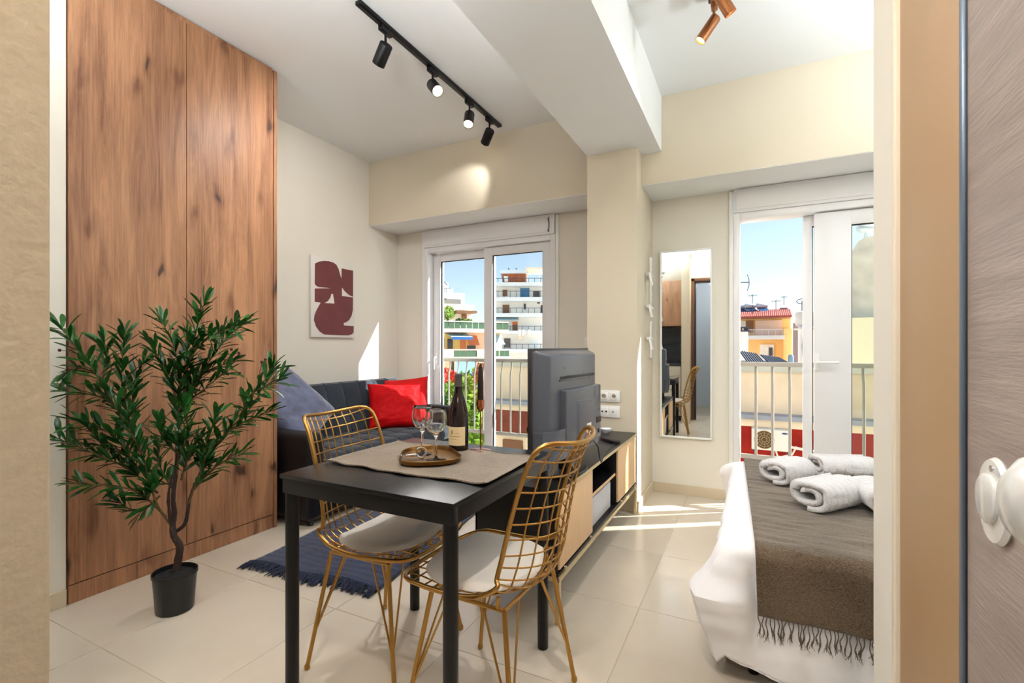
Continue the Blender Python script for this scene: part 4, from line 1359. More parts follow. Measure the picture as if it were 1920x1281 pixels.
def sheet(u, v):
    s = u * LT
    p, nrm = perim(s)
    cen = Vector((p.x if p.x > .3 else max(p.x, .3), (BY0 + BY1) / 2))
    if v < .35:
        f = v / .35
        q = cen.lerp(p, f)
        return (q.x, q.y, BZT + .003 + .004 * fbm(q.x * 5, q.y * 5, 2) * (1) - .0)
    h = (v - .35) / .65
    H = .435
    hh = h * H
    rr = .035
    if hh < rr * pi / 2:
        a = hh / rr
        off = rr * sin(a) - .008; z = BZT + .003 - rr * (1 - cos(a))
    else:
        off = rr - .008; z = BZT + .003 - rr - (hh - rr * pi / 2)
    z = max(z, .035)
    drop = max(0, BZT - z)
    wd1 = .05 + (.75 if s > sc1 else .22) * min(drop, .2)
    g1 = max(0, 1 - abs(s - sc1) / wd1) ** 1.5
    up = min(drop / .165, 1); dn = max(0, (drop - .165) / .27)
    flare = g1 * (.130 * up ** 1.1 - .105 * min(dn, 1))
    g2 = max(0, 1 - abs(s - sc2) / .13) ** 1.4
    flare += g2 * .11 * sin(min(drop / .07, 1) * pi / 2) * (1 - min(max(0, drop - .07) / .3, .7))
    fold = (.010 * sin(s * 19) + .007 * sin(s * 43 + 1)) * min(drop / .2, 1) * (1 - g1)
    ridge = .009 * fbm(s * 6, drop * 8, 5) + .004 * fbm(s * 30 + drop * 20, drop * 12, 2)
    q = p + nrm * (off + flare + fold + ridge + .004)
    return (q.x, q.y, z + (.05 * g1 * dn if s < sc1 else 0))
shm.grid(sheet, 420, NV * 2)
sho = shm.obj('bed_sheet', M_sheet, None, 32, recalc=True)
hm = MB(); hm.tube([Vector(sheet(k / 300, 1)) for k in range(301)], .004, 6); hm.obj('hem', M_sheet, sho)
tag(sho, 'white sheet draped over the bed with a pointed corner sticking out', 'sheet')
m_ = sho.modifiers.new('t', 'SOLIDIFY'); m_.thickness = .003; m_.offset = 1
# throw
th = MB()
TL = 1.30 + .27 + .16
def thf(u, v):
    # u across x, v along from far side (hanging .14) over the top to the near hem
    s = v * TL
    rr = .04
    yf, yn = BY1 + .045, BY0 - .048
    zt = BZT + .014
    run = yf - yn
    if s < .14:
        y = yf; z = zt - .14 + s
        if s > .14 - rr:
            a = (s - (.14 - rr)) / rr * (pi / 2); y = yf - rr + rr * cos(a); z = zt - rr + rr * sin(a)
    else:
        t = s - .14
        if t < run - rr - .02:
            y = yf - rr * max(0, 1 - t / rr) * 0 - t - rr * 0; z = zt
            y = min(y, yf - rr) if t < rr else y
        else:
            t2 = t - (run - rr - .02)
            if t2 < rr * pi / 2:
                a = t2 / rr; y = yn + rr + .02 - rr * sin(a) - .02 * (a / (pi / 2)); z = zt - rr * (1 - cos(a))
            else:
                y = yn; z = zt - rr - (t2 - rr * pi / 2)
    k = (y - BY0) / 1.3
    x0 = .008 - .05 * k; x1 = .74
    x = x0 + (x1 - x0) * u
    drop = max(0, zt - z)
    if drop < .02:
        z += .0045 * (fbm(x * 4, y * 16, 3) + .6 * fbm(x * 9, y * 34, 6)) + .0035
    else:
        y += (-.012 * (.5 + .5 * sin(x * 17 + 1)) * min(drop / .15, 1) + .004 * fbm(x * 7, z * 9, 1)) if y < 2.4 else 0
        x += .015 * drop * 2
    return (x, y, z)
th.grid(thf, 90, 200)
tho = th.obj('throw_blanket', M_throw, None, 75)
tag(tho, 'brown cotton throw with knotted fringe over the foot end of the bed', 'blanket')
m_ = tho.modifiers.new('t', 'SOLIDIFY'); m_.thickness = .003; m_.offset = 1
random.seed(21)
fv = []
for k in range(6):
    t = MB(); a = random.uniform(-.25, .25)
    P = []
    for j in range(9):
        f = j / 8
        P.append((.016 * sin(a) * f * 2 + .003 * sin(f * 9 + k), .002 * cos(f * 8 + k) - .004 * f, .006 - .078 * f))
    t.tube(P, [.0015, .0016, .0017, .0018, .0019, .002, .0032, .0016, .0009], 6)
    for s in (-1, 1):
        t.tube([P[6], (P[7][0] + s * .004, P[7][1] - .002, P[7][2] - .002), (P[8][0] + s * .008, P[8][1], P[8][2] - .004)], .0008, 4)
    o = t.obj('fringe_strand', M_throw, tho, 60); fv.append(o)
NF = 66
for k in range(NF):
    p = thf((k + .3) / NF, 1)
    if k < 6: o = fv[k]
    else: o = fv[random.randrange(6)].copy(); col.objects.link(o); o.parent = tho
    o.location = p; o.rotation_euler = (random.uniform(-.08, .08), 0, random.uniform(0, 6.2)); o.scale = (1, 1, random.uniform(.8, 1.12))
# pillows at the head end
for k, (y, lab) in enumerate(((2.18, 'white pillow at the head of the bed, near side'), (2.84, 'white pillow at the head of the bed, window side'))):
    q = cushion('pillow', .46, .62, .16, M_sheet, 12 + k, .012); place(q, (1.66, y, BZT + .105), (-.25, 0, 1), 0)
    tag(q, lab, 'pillow', 'pillows on the bed')

# towels
def towel(loc, az, L, Wd, H, label, seed, tilt=0):
    t = thing('towel', label, 'towel', loc, radians(az), 'rolled towels on the bed')
    turns = 1.7; n = 110; thk = .021
    def sp(f):      # spiral, outer to inner
        a = -pi / 2 - f * turns * 2 * pi
        k = 1 - .80 * f
        e = 2.6
        ca, sa = cos(a), sin(a)
        rr = 1 / (abs(ca) ** e + abs(sa) ** e) ** (1 / e)
        return Vector((Wd / 2 * k * ca * rr, H / 2 * k * sa * rr))
    mb = MB()
    def f(u, v):
        p = sp(u * .42); x = (v - .5) * L
        rib = -.007 * exp(-(abs(((v * 7) % 1) - .5) / .10) ** 2)
        s = 1 + .05 * fbm(x * 9 + seed, u * 5, seed)
        e_ = 1 - .045 * max(0, abs(v - .5) * 2 - .85) / .15
        q = p * s * e_
        d = p.normalized() * rib
        return (x + .008 * fbm(u * 4, seed, 1) * (1 if v > .5 else -1), q.x + d.x, H / 2 + q.y + d.y)
    mb.grid(f, 70, 60)
    o1 = mb.obj('outer_wrap', M_towel, t, 80)
    m = o1.modifiers.new('t', 'SOLIDIFY'); m.thickness = thk; m.offset = -1
    mb = MB()
    mb.grid(lambda u, v: (lambda p, x: (x, p.x * (1 + .03 * fbm(x * 9, u * 6, seed)), H / 2 + p.y))(sp(.36 + u * .64), (v - .5) * (L - .008)), 90, 16)
    o2 = mb.obj('inner_roll', M_towel, t, 80)
    m = o2.modifiers.new('t', 'SOLIDIFY'); m.thickness = thk; m.offset = 0
    return t
ZB = BZT + .021
towel((.150, 2.72, ZB), 58, .23, .19, .125, 'rolled white towel on the throw, nearest the outer edge of the bed', 1)
towel((.275, 2.36, ZB), 52, .25, .20, .135, 'rolled white towel in front of the others, with its end towards the table', 2)
towel((.455, 2.42, ZB), 100, .26, .20, .12, 'folded white towel half hidden by the wall edge, lying flat', 3)
towel((.42, 2.98, ZB), 20, .27, .22, .11, 'white towel lying behind the other three near the balcony door', 4)

# ------------------------------------------------------------------ entrance door (open) and its frame
DX = .20
dr_ = sgroup('door_1', (DX, YD, 0))
box_obj('door_leaf', (0, .0, .01), (.052, .860, 2.16), M_door, dr_, .001)
box_obj('edge_trim', (-.0025, .860, .01), (.054, .873, 2.165), mat('blue_grey_edge_metal', (96, 112, 130), .35, metal=.6), dr_, .002)
box_obj('edge_seal', (-.0012, .8565, .01), (.01, .860, 2.165), M_gasket, dr_, .001)
ly = .584 - YD
esc = MB()
esc.lathe([(0, 0), (.038, 0), (.0395, .002), (.037, .006), (.030, .0068), (0, .007)], c=(0, ly, 1.020), M=Matrix.Rotation(-pi / 2, 3, 'Y'), n=40, sy=.78)
esc.obj('lock_plate', M_handle, dr_, 50)
MB().lathe([(0, .006), (.022, .006), (.0225, .010), (.020, .0118), (0, .012)], c=(0, ly, 1.022), M=Matrix.Rotation(-pi / 2, 3, 'Y'), n=40, sy=.85).obj('lock_cover', M_handle, dr_, 40)
MB().lathe([(0, .0065), (.003, .0065), (.003, .0078), (0, .0078)], c=(0, ly - .004, 1.050), M=Matrix.Rotation(-pi / 2, 3, 'Y'), n=16).obj('screw', M_steel, dr_)
ky = .366 - YD
MB().lathe([(0, 0), (.03, 0), (.03, .004), (.016, .008), (.012, .020), (.014, .026), (.024, .032), (.0295, .043), (.030, .052), (.026, .063), (.016, .071), (0, .074)], c=(0, ky, 1.072), M=Matrix.Rotation(-pi / 2, 3, 'Y'), n=48).obj('knob', M_handle, dr_, 70)
df = MB()
M_frame = mat('brown_door_frame', (112, 78, 62), .5, var=.15, vscale=6, stretch=(8, 8, .6))
df.box((XE, YD - .12, 0), (XE + .05, YD + .012, 2.24), .003); df.box((XE, YD - .12, 2.19), (.255, YD + .012, 2.24), .003)
df.box((.245, YD - .12, 0), (.256, YD - .004, 2.24), .001)
dfo = struct(df.obj('trim_door_frame', M_frame))
dg = MB(); dg.box((XE + .05, YD - .08, 0), (XE + .075, YD - .01, 2.19), .002); dg.box((XE + .05, YD - .08, 2.165), (.245, YD - .01, 2.19), .002)
dg.obj('seal_frame', mat('navy_black_metal', (24, 28, 40), .4), dfo)

# ------------------------------------------------------------------ kitchen (seen in the mirror)
kt = thing('kitchen_base_unit', 'beige kitchen base cabinets under the dark worktop by the entrance', 'cabinet', (-1.735, -.19, 0))
M_kfront = mat('beige_kitchen_front', (206, 198, 178), .5)
box_obj('body', (-1.0, -.30, .09), (1.0, .255, .86), M_kfront, kt, .002)
box_obj('plinth', (-1.0, -.30, 0), (1.0, .20, .09), M_dark, kt, .002)
for k in range(3):
    x0 = -1.0 + k * .6667
    dd = box_obj('door', (x0 + .003, .256, .10), (x0 + .663, .275, .70), M_kfront, kt, .002)
    box_obj('drawer', (x0 + .003, .256, .705), (x0 + .663, .275, .855), M_kfront, kt, .002)
wt_ = box_obj('worktop', (-2.735, -.488, .861), (-.725, .098, .90), mat('dark_worktop', (40, 42, 50), .3, var=.3, vscale=40), None, .003)
tag(wt_, 'dark speckled kitchen worktop with a sink by the entrance', 'worktop')
sk_ = thing('kitchen_tap', 'curved black tap standing on the kitchen worktop', 'tap', (-1.32, -.38, .90))
MB().tube([(0, 0, 0), (0, 0, .20)] + [(0, .07 - .07 * cos(k * pi / 8), .20 + .07 * sin(k * pi / 8)) for k in range(1, 9)] + [(0, .14, .15)], .011, 12).obj('spout', M_steel, sk_)
sp_ = sgroup('trim_backsplash')
M_bs = mat('black_backsplash_tile', (34, 42, 52), .15, var=.35, vscale=30, spec=.6)
for i in range(4):
    for j in range(2):
        x0 = -2.735 + i * .502; z0 = .901 + j * .292
        box_obj('backsplash_tile', (x0 + .001, -.499, z0 + .001), (x0 + .501, -.488, z0 + .291), M_bs, sp_, .001, 1)
ku = thing('kitchen_wall_unit', 'knotty oak kitchen wall cabinets above the dark backsplash', 'cabinet', (-1.735, -.295, 1.49))
box_obj('body', (-1.0, -.195, 0), (1.0, .16, .72), M_oak2, ku, .002)
for k in range(4):
    x0 = -1.0 + k * .5
    box_obj('door', (x0 + .002, .161, 0), (x0 + .498, .18, .72), M_oak2, ku, .0015)
box_obj('bulkhead_panel', (-1.0, -.195, .722), (1.0, .10, HC - 1.49 - .002), M_wall, ku, .001)
# ------------------------------------------------------------------ the street outside
random.seed(33)
M_white_r = mat('white_render', (246, 244, 238), .9, var=.06, vscale=.6)
M_shade_r = mat('blue_shade_render', (232, 240, 244), .9, var=.05, vscale=.6)  # white render with bluish shade put into its colour
M_cream_r = mat('cream_render', (250, 232, 208), .9, var=.08, vscale=.5)
M_pink_r = mat('peach_render', (250, 216, 192), .9, var=.08, vscale=.5)
M_orange = mat('orange_render', (252, 206, 136), .9, var=.08, vscale=.5)
M_brick = mat('rust_brick', (170, 98, 62), .9, var=.3, vscale=4)
M_win = mat('dark_street_window', (60, 66, 74), .2)
M_winb = mat('blue_street_window', (56, 124, 170), .25)
M_shut = mat('brown_shutter', (132, 92, 66), .7)
M_gpanel = mat('green_balcony_glass', (84, 116, 92), .25)
M_drail = mat('slate_railing', (52, 62, 78), .5)
M_awn = mat('pale_blue_awning', (160, 192, 206), .8)
M_awnb = mat('blue_awning_hem', (40, 96, 168), .8)
M_awno = mat('orange_awning', (216, 122, 72), .8)
M_conc = mat('weathered_concrete', (226, 220, 212), .95, var=.22, vscale=1.2, bump=.5, bscale=4)
M_fol = mat('yellow_green_foliage', (110, 146, 34), .8, var=.4, vscale=2.5)  # yellow green leaf colour of trees and bushes
M_fol2 = mat('dark_green_foliage', (46, 84, 30), .8, var=.4, vscale=2.5)
M_rooft = mat('red_roof_tile', (168, 78, 66), .8, var=.15, vscale=3)
M_tank = mat('pale_metal_tank', (196, 206, 214), .4, metal=.3)
M_pan = mat('solar_panel_glass', (60, 84, 120), .2)
M_asph = mat('street_ground', (206, 200, 188), .95, var=.15, vscale=.2)
GZ = -10.0
gr = MB(); gr.box((-160, 6, GZ - 1), (120, 200, GZ)); struct(gr.obj('ground_street', M_asph))

class Bld:
    """a building whose front squarely faces the flat; x right, y away, z up, in metres, placed at forward distance d around photo column pc"""
    def __init__(s, name, label, cat, pc, d, turn=0.0):
        s.d = d; s.pc = pc; s.k = d / FPX
        p = at(pc, HOR, d)
        s.b0 = math.atan((pc - 960) / FPX); s.R = d / cos(s.b0); s.turn = radians(turn)
        s.root = thing(name, label, cat, (p.x, p.y, GZ), YAW - s.b0 + s.turn)
    def X(s, px):
        # where the line of sight of column px meets the front
        a = math.atan((px - 960) / FPX) - s.b0
        return s.R * sin(a) / cos(a + s.turn)
    def Z(s, py): return CAM_Z + (HOR - py) * s.k - GZ
    def box(s, name, x0, y0, x1, y1, a, b, m, par=None, bev=0, mb=None):
        lo = (s.X(x0), a, s.Z(y1)); hi = (s.X(x1), b, s.Z(y0))
        if mb is not None:
            mb.box(lo, hi, bev); return
        return box_obj(name, lo, hi, m, par or s.root, bev)
    def rail(s, x0, x1, ytop, ybot, a, n, m=None, parent=None, bars=0):
        mb = MB(); k = s.k
        s.box('', x0, ytop, x1, ytop + .9, a, a + .06, None, mb=mb)
        for i in range(n + 1):
            x = x0 + (x1 - x0) * i / n
            s.box('', x - .45, ytop, x + .45, ybot, a, a + .06, None, mb=mb)
        if bars:
            for i in range(bars + 1):
                x = x0 + (x1 - x0) * i / bars
                s.box('', x - .2, ytop, x + .2, ybot, a + .01, a + .03, None, mb=mb)
        return mb.obj('railing', m or M_drail, parent or s.root)
BAS = 1400
# --- A: peach terraced block on the left
A = Bld('apartment_building', 'peach apartment block with awnings and green balcony panels behind the left glass', 'building', 880, 48, 20)
A.box('wall', 806, 622, 957, BAS, 2.2, 12, M_pink_r)
A.box('wall', 800, 575, 905, 622, 3.2, 12, M_white_r)
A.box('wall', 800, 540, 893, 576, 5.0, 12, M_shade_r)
A.box('penthouse', 860, 541, 899, 575, 4.4, 11, M_white_r)
A.box('chimney', 861, 521, 867, 545, 4.6, 5.6, M_white_r); A.box('chimney', 868, 531, 877, 545, 4.8, 6, M_white_r)
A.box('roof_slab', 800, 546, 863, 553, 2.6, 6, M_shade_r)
A.box('glazed_recess', 836, 554, 890, 571, 4.2, 4.5, mat('grey_glazing', (128, 124, 120), .3))
A.box('parapet', 800, 567, 905, 577, 2.4, 2.8, M_cream_r)
A.box('canopy', 866, 580, 905, 585, 1.6, 3.4, M_shut)
A.box('door', 885, 585, 894, 606, 3.0, 3.2, M_shut)
A.box('balcony_slab', 800, 617, 957, 623, .4, 3.3, M_cream_r)
x = 832
for i in range(11):
    A.box('balcony_panel', x + .5, 604, x + 10.5, 616, .45, .5, M_gpanel); x += 11.4
A.box('balcony_rim', 800, 602, 957, 603.6, .4, .6, M_white_r)
def awning(B, x0, x1, yt, yb, a, out, m, hem):
    r = B
    mb = MB(); P = [(a, r.Z(yt)), (a - out, r.Z(yb)), (a - out, r.Z(yb) - .06), (a, r.Z(yt) - .06)]
    mb.prism(P, r.X(x0), r.X(x1), 'x')
    o = mb.obj('awning', m, r.root, 0)
    if hem:
        h = MB(); h.box((r.X(x0), a - out - .03, r.Z(yb) - .28), (r.X(x1), a - out, r.Z(yb)))
        h.obj('awning_hem', hem, o)
awning(A, 848, 888, 624, 632, 2.2, 2.0, M_awn, M_awnb)
awning(A, 928, 952, 626, 645, 2.2, 1.6, M_awn, None)
A.box('recess_wall', 838, 625, 890, 655, 2.1, 2.2, mat('yellow_render', (236, 200, 120), .9))
awning(A, 888, 908, 628, 646, 2.2, .9, M_awno, None)
for x0, x1, y0, y1, m in ((840, 845, 634, 652, M_win), (851, 861, 635, 654, M_win), (876, 886, 636, 655, M_awno), (889, 905, 648, 655, M_win), (929, 944, 646, 655, M_shut)):
    A.box('window', x0, y0, x1, y1, 2.02, 2.12, m)
A.box('balcony_slab', 800, 670, 959, 675, .2, 2.3, M_cream_r)
A.box('balcony_front', 830, 656, 852, 671, .2, .35, M_pink_r); A.box('balcony_front', 896, 656, 928, 671, .2, .35, M_pink_r)
for x0 in (853, 864, 875, 886): A.box('balcony_panel', x0, 658, x0 + 10, 669, .25, .3, M_gpanel)
for x0 in (929, 939, 948): A.box('balcony_panel', x0, 658, x0 + 8.5, 669, .25, .3, M_gpanel)
A.box('balcony_rim', 830, 655, 959, 656.4, .2, .4, M_white_r)
A.rail(800, 861, 536, 546, 2.7, 7)
an = MB(); an.tube([(A.X(845), 3, A.Z(546)), (A.X(845), 3, A.Z(518)), (A.X(856), 3, A.Z(530))], .06, 5); an.tube([(A.X(841), 3, A.Z(516)), (A.X(848), 3, A.Z(516))], .16, 6)
an.obj('chimney_pipe', M_drail, A.root)
def blob(name, c, r, m, parent=None, seed=0, n=420, ls=.3, sy=1, sz=1):
    """leafy crown: many small leaf faces in a rough ball"""
    rnd_ = random.Random(seed); V, F = [], []
    for _ in range(n):
        d = Vector((rnd_.gauss(0, 1), rnd_.gauss(0, 1), rnd_.gauss(0, 1))).normalized()
        rr = r * rnd_.uniform(.55, 1) * (1 + .25 * noise.noise(d * 2 + Vector((seed, 0, 0))))
        p = Vector(c) + Vector((d.x * rr, d.y * rr * sy, d.z * rr * sz))
        a = Vector((rnd_.gauss(0, 1), rnd_.gauss(0, 1), rnd_.gauss(0, 1))).normalized(); b = a.orthogonal().normalized()
        s = ls * rnd_.uniform(.6, 1.3); k = len(V)
        V += [tuple(p - a * s), tuple(p + b * s * .45), tuple(p + a * s), tuple(p - b * s * .45)]; F.append((k, k + 1, k + 2, k + 3))
    me = bpy.data.meshes.new(name); me.from_pydata(V, [], F); me.materials.append(m)
    o = bpy.data.objects.new(name, me); col.objects.link(o); o.parent = parent
    return o
tr1 = thing('terrace_tree', 'round yellow green tree on the balcony of the peach block', 'tree', A.root.matrix_basis @ Vector((A.X(849), 1.6, A.Z(612))), YAW)
blob('crown', (0, 0, 1.4), .72, M_fol, tr1, 3, 500, .13)
MB().tube([(0, 0, 0), (.02, 0, 1.2)], .06, 7).obj('trunk', M_bark, tr1)
for i, (px_, lab) in enumerate(((868, 'low leafy plant on the peach block balcony, nearest the round tree'), (876, 'spiky yellow green plant in the middle of the peach block balcony'), (888, 'bushy plant by the brown door of the peach block balcony'))):
    bp_ = blob('balcony_plant', (0, 0, .35), .38, (M_fol2, M_fol, M_fol)[i], None, 20 + i, 160, .12)
    bp_.location = A.root.matrix_basis @ Vector((A.X(px_), 1.4, A.Z(609))); tag(bp_, lab, 'plant', 'plants on the peach block balcony')

# --- B: tall white block with stacked balconies
B = Bld('apartment_building', 'tall white apartment block with stacked balconies and rust brick penthouse', 'building', 985, 78, 0)
B.box('wall', 905, 529, 1060, BAS, 2.6, 16, M_white_r)
B.box('penthouse', 940, 507, 988, 530, 3.6, 12, M_brick)
B.box('window', 943, 512, 951, 523, 3.45, 3.6, M_white_r)
B.box('roof_slab', 936, 502, 989, 507, 2.6, 12.5, M_shade_r)
pg = MB(); B.box('', 985, 497.5, 1050, 501, 2.0, 8, None, mb=pg); B.box('', 986, 501, 987.2, 528, 2.2, 2.5, None, mb=pg); B.box('', 1012, 501, 1013.2, 528, 2.2, 2.5, None, mb=pg)
pg.obj('pergola', M_cream_r, B.root)
for yy, h in ((529, 6), (557, 7), (587, 7), (620, 6), (655, 6), (690, 6)):
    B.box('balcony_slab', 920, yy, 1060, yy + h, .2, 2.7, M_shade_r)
for yt, yb in ((521, 529), (545, 557), (577, 587), (611, 620), (645, 655)):
    B.rail(922, 1060, yt, yb, .3, 12)
for x0, x1, y0, y1, m in ((941, 950, 540, 552, M_shut), (975, 993, 537, 555, M_winb), (1000, 1013, 543, 555, M_win), (941, 954, 569, 586, M_shut), (982, 986, 567, 578, M_win), (1008, 1013, 562, 567, M_win),
                          (960, 970, 602, 619, M_shut), (925, 951, 604, 620, mat('sand_render', (222, 206, 160), .9)), (995, 1009, 636, 654, M_shade_r), (1015, 1040, 570, 586, M_win), (944, 956, 634, 652, M_win)):
    B.box('window', x0, y0, x1, y1, 2.45, 2.58, m)
B.box('window_shutter', 960, 602, 970, 608, 2.3, 2.44, M_awno)
awning(B, 926, 972, 592, 600, 2.4, 1.8, M_awn, None)
for x0 in (972, 979, 990): B.box('laundry', x0, 618, x0 + 5, 630, .05, .12, M_white_r)
B.box('air_conditioner', 972, 630, 980, 636, 1.8, 2.4, M_cream_r)
am_ = MB()
for px_ in (952, 967, 990): am_.tube([(B.X(px_), 5, B.Z(503)), (B.X(px_), 5, B.Z(492))], .05, 4); am_.tube([(B.X(px_ - 2), 5, B.Z(494)), (B.X(px_ + 2), 5, B.Z(495))], .04, 4)
am_.obj('aerial', M_drail, B.root)

# --- low grey roofs, blue awning, trees below the railing on the left
E = Bld('low_house', 'low house with grey slate roof below the peach block', 'building', 870, 26, 0)
E.box('wall', 800, 758, 925, BAS, 1, 6, M_cream_r)
mb = MB(); mb.prism([(-.6, E.Z(750)), (-.6, E.Z(756)), (6, E.Z(756)), (6, E.Z(738)), (3.0, E.Z(733))], E.X(798), E.X(925), 'x'); mb.obj('roof', mat('grey_slate_roof', (132, 142, 158), .6, var=.1, vscale=3), E.root, 0)
E.box('wall', 836, 682, 846, 760, 7, 8, M_shut)
mb = MB(); mb.prism([(8, E.Z(678)), (4.5, E.Z(712)), (4.5, E.Z(714)), (8, E.Z(680))], E.X(850), E.X(900), 'x'); mb.obj('awning', mat('sky_blue_awning', (120, 172, 216), .8), E.root, 0)
for i, (px_, py_, d_, r_2, m, lab) in enumerate(((838, 716, 24, .7, mat('red_bougainvillea', (214, 62, 40), .8, var=.3, vscale=4), 'red flowering bush beyond the railing, close to the window edge'),
                                         (845, 738, 23, .6, M_fol, 'small yellow green bush below the red flowering one'), (866, 738, 24.5, .8, M_fol, 'leafy yellow green bush behind the neck of the wine bottle'),
                                         (884, 726, 24, .9, M_fol, 'leafy green bush between wine bottle and candle'), (892, 790, 19, 1.3, M_fol, 'bright green tree low behind the candlestick'), (880, 838, 18, 1.0, M_fol, 'bright green shrub at the foot of the railing view'),
                                         (842, 800, 21, 1.2, M_fol2, 'dark green tree low beside the sofa arm'), (908, 700, 22, .5, M_brick, 'rust brown bush beside the blue awning'))):
    c = at(px_, py_, d_)
    t = thing('garden_tree', lab, 'tree', (c.x, c.y, GZ))
    blob('crown', (0, 0, c.z - GZ), r_2, m, t, 40 + i, 700, r_2 * .16)
    MB().tube([(0, 0, 0), (.1, 0, (c.z - GZ) * .6), (0, 0, c.z - GZ)], [.14, .1, .05], 7).obj('trunk', M_bark, t)

# --- near neighbour: long wall with ledge, red band and air conditioner
D = thing('neighbour_building', 'long cream neighbour building with red lower band and grey ledge', 'building', (0, 12, GZ))
def DB(n, lo, hi, m, bev=0): return box_obj(n, (lo[0], lo[1] - 12, lo[2] - GZ), (hi[0], hi[1] - 12, hi[2] - GZ), m, D, bev)
M_creamold = mat('old_cream_render', (238, 224, 202), .95, var=.13, vscale=.9, bump=.4, bscale=5)
DB('upper_wall', (-6.9, 12.5, -.42), (9, 14, .58), M_creamold)
DB('coping', (-6.95, 12.42, .58), (9, 14.1, .72), mat('pale_green_grey_coping', (200, 206, 200), .8, var=.1, vscale=2))
DB('ledge', (-6.9, 12.0, -.47), (9, 12.55, -.37), mat('blue_grey_ledge', (150, 160, 178), .6, var=.15, vscale=3))
DB('cream_band', (-6.9, 12.1, -.64), (9, 14, -.46), M_creamold)
DB('brown_band', (-6.9, 12.16, -1.28), (-3.2, 14, -.64), mat('brown_red_render', (134, 70, 56), .9, var=.2, vscale=3))
DB('band_sill', (-6.9, 12.08, -1.34), (-3.2, 12.3, -1.28), M_creamold)
DB('red_band', (-3.2, 12.15, -1.65), (9, 14, -.64), mat('red_render', (168, 36, 24), .9, var=.2, vscale=3, bump=.5, bscale=12))
DB('lower_wall', (-6.9, 12.3, GZ), (9, 14, -1.65), M_creamold)
DB('lower_wall', (-6.9, 12.28, -1.65), (-3.2, 14, -1.34), M_creamold)
DB('lower_ledge', (-3.2, 11.9, -1.75), (9, 12.4, -1.62), mat('grey_lower_ledge', (176, 176, 180), .8))
for x0 in (-6.4, -5.4, -4.4): DB('window', (x0, 12.2, -2.3), (x0 + .6, 12.32, -1.5), M_shut)
DB('vent', (-.50, 12.1, -1.12), (-.42, 12.16, -1.04), M_dark)
ac = thing('air_conditioner', 'white outdoor air conditioner on the red wall beyond the balcony', 'air conditioner', (.36, 12.12, -1.10))
box_obj('casing', (-.37, -.30, 0), (.37, 0, .455), mat('off_white_sheet_metal', (236, 236, 232), .5), ac, .015)
MB().lathe([(0, 0), (.195, 0), (.195, .006), (0, .006)], c=(-.12, -.30, .23), M=Matrix.Rotation(pi / 2, 3, 'X'), n=36).obj('fan_opening', mat('brown_fan_shade', (88, 70, 50), .7), ac)
gl = MB()
for r in (.05, .1, .15, .195): gl.tube([(-.12 + r * cos(k * pi / 14), -.312, .23 + r * sin(k * pi / 14)) for k in range(28)], .004, 5, closed=True)
for k in range(12): gl.tube([(-.12 + .04 * cos(k * pi / 6), -.312, .23 + .04 * sin(k * pi / 6)), (-.12 + .195 * cos(k * pi / 6), -.312, .23 + .195 * sin(k * pi / 6))], .003, 5)
gl.obj('fan_grille', mat('tan_grille', (196, 170, 120), .6), ac)
MB().lathe([(0, 0), (.06, 0), (.06, .003), (0, .003)], c=(.27, -.30, .39), M=Matrix.Rotation(pi / 2, 3, 'X'), n=24, sy=.35).obj('badge', mat('blue_badge', (60, 90, 140), .5), ac)
MB().tube([(.38, -.1, .08), (.52, -.1, .06), (.8, -.05, .02), (1.3, -.03, .0)], .03, 8).obj('pipe', M_white_r, ac)
MB().tube([(.1, -.12, 0), (.14, -.12, -.14), (.3, -.1, -.17), (.42, -.1, -.08), (.5, -.1, .1)], .02, 8).obj('drain_hose', M_white_r, ac)
box_obj('bracket', (-.35, -.28, -.04), (-.31, .0, 0), M_drail, ac); box_obj('bracket', (.31, -.28, -.04), (.35, .0, 0), M_drail, ac)

# --- C: orange house with red tiled eaves
C = Bld('orange_house', 'orange house with red tiled eaves and white balcony beyond the railing', 'building', 1440, 42, 0)
C.box('wall', 1380, 594, 1485, BAS, 2.6, 12, M_orange)
C.box('side_column', 1470, 616, 1486, BAS, 1.0, 3, M_orange)
C.box('upper_panel', 1415, 598, 1468, 630, 2.45, 2.62, mat('pale_pink_blind', (232, 206, 190), .9))
C.box('curtain', 1398, 598, 1411, 622, 2.4, 2.6, M_shut)
C.box('recess', 1386, 598, 1396, 630, 2.45, 2.6, M_conc)
C.box('balcony_slab', 1380, 629, 1472, 636, .4, 2.7, M_white_r)
C.rail(1386, 1468, 617, 629, .5, 6, M_white_r, bars=30)
C.box('door_frame', 1424, 646, 1452, BAS, 2.4, 2.6, M_white_r)
C.box('door', 1427, 650, 1441, BAS, 2.3, 2.4, M_white_r); C.box('window', 1442, 652, 1449, 668, 2.3, 2.42, M_win)
C.box('eaves', 1380, 592, 1484, 595, .2, 2.8, M_shut)
tl = None
for i in range(27):
    x = 1386 + i * 3.75
    if tl is None:
        m = MB(); m.tube([(0, .1, 0), (0, 2.0, .42), (0, 4.4, .85)], .085, 8); tl = m.obj('roof_tile_row', M_rooft, C.root, 60); o = tl
    else: o = tl.copy(); col.objects.link(o); o.parent = C.root
    o.location = (C.X(x), 0, C.Z(593.5))
mb = MB(); mb.prism([(.15, C.Z(594.5)), (4.4, C.Z(594.5) + .8), (8, C.Z(594.5)), ], C.X(1383), C.X(1486), 'x'); mb.obj('roof', mat('pale_tile_bed', (226, 186, 172), .8), C.root, 0)
C.box('roof_chimney', 1464, 572, 1480, 590, 4, 5.4, mat('mauve_brick', (164, 132, 140), .9, var=.2, vscale=5))
C.box('roof_wall', 1448, 580, 1464, 590, 4, 6, M_shade_r)
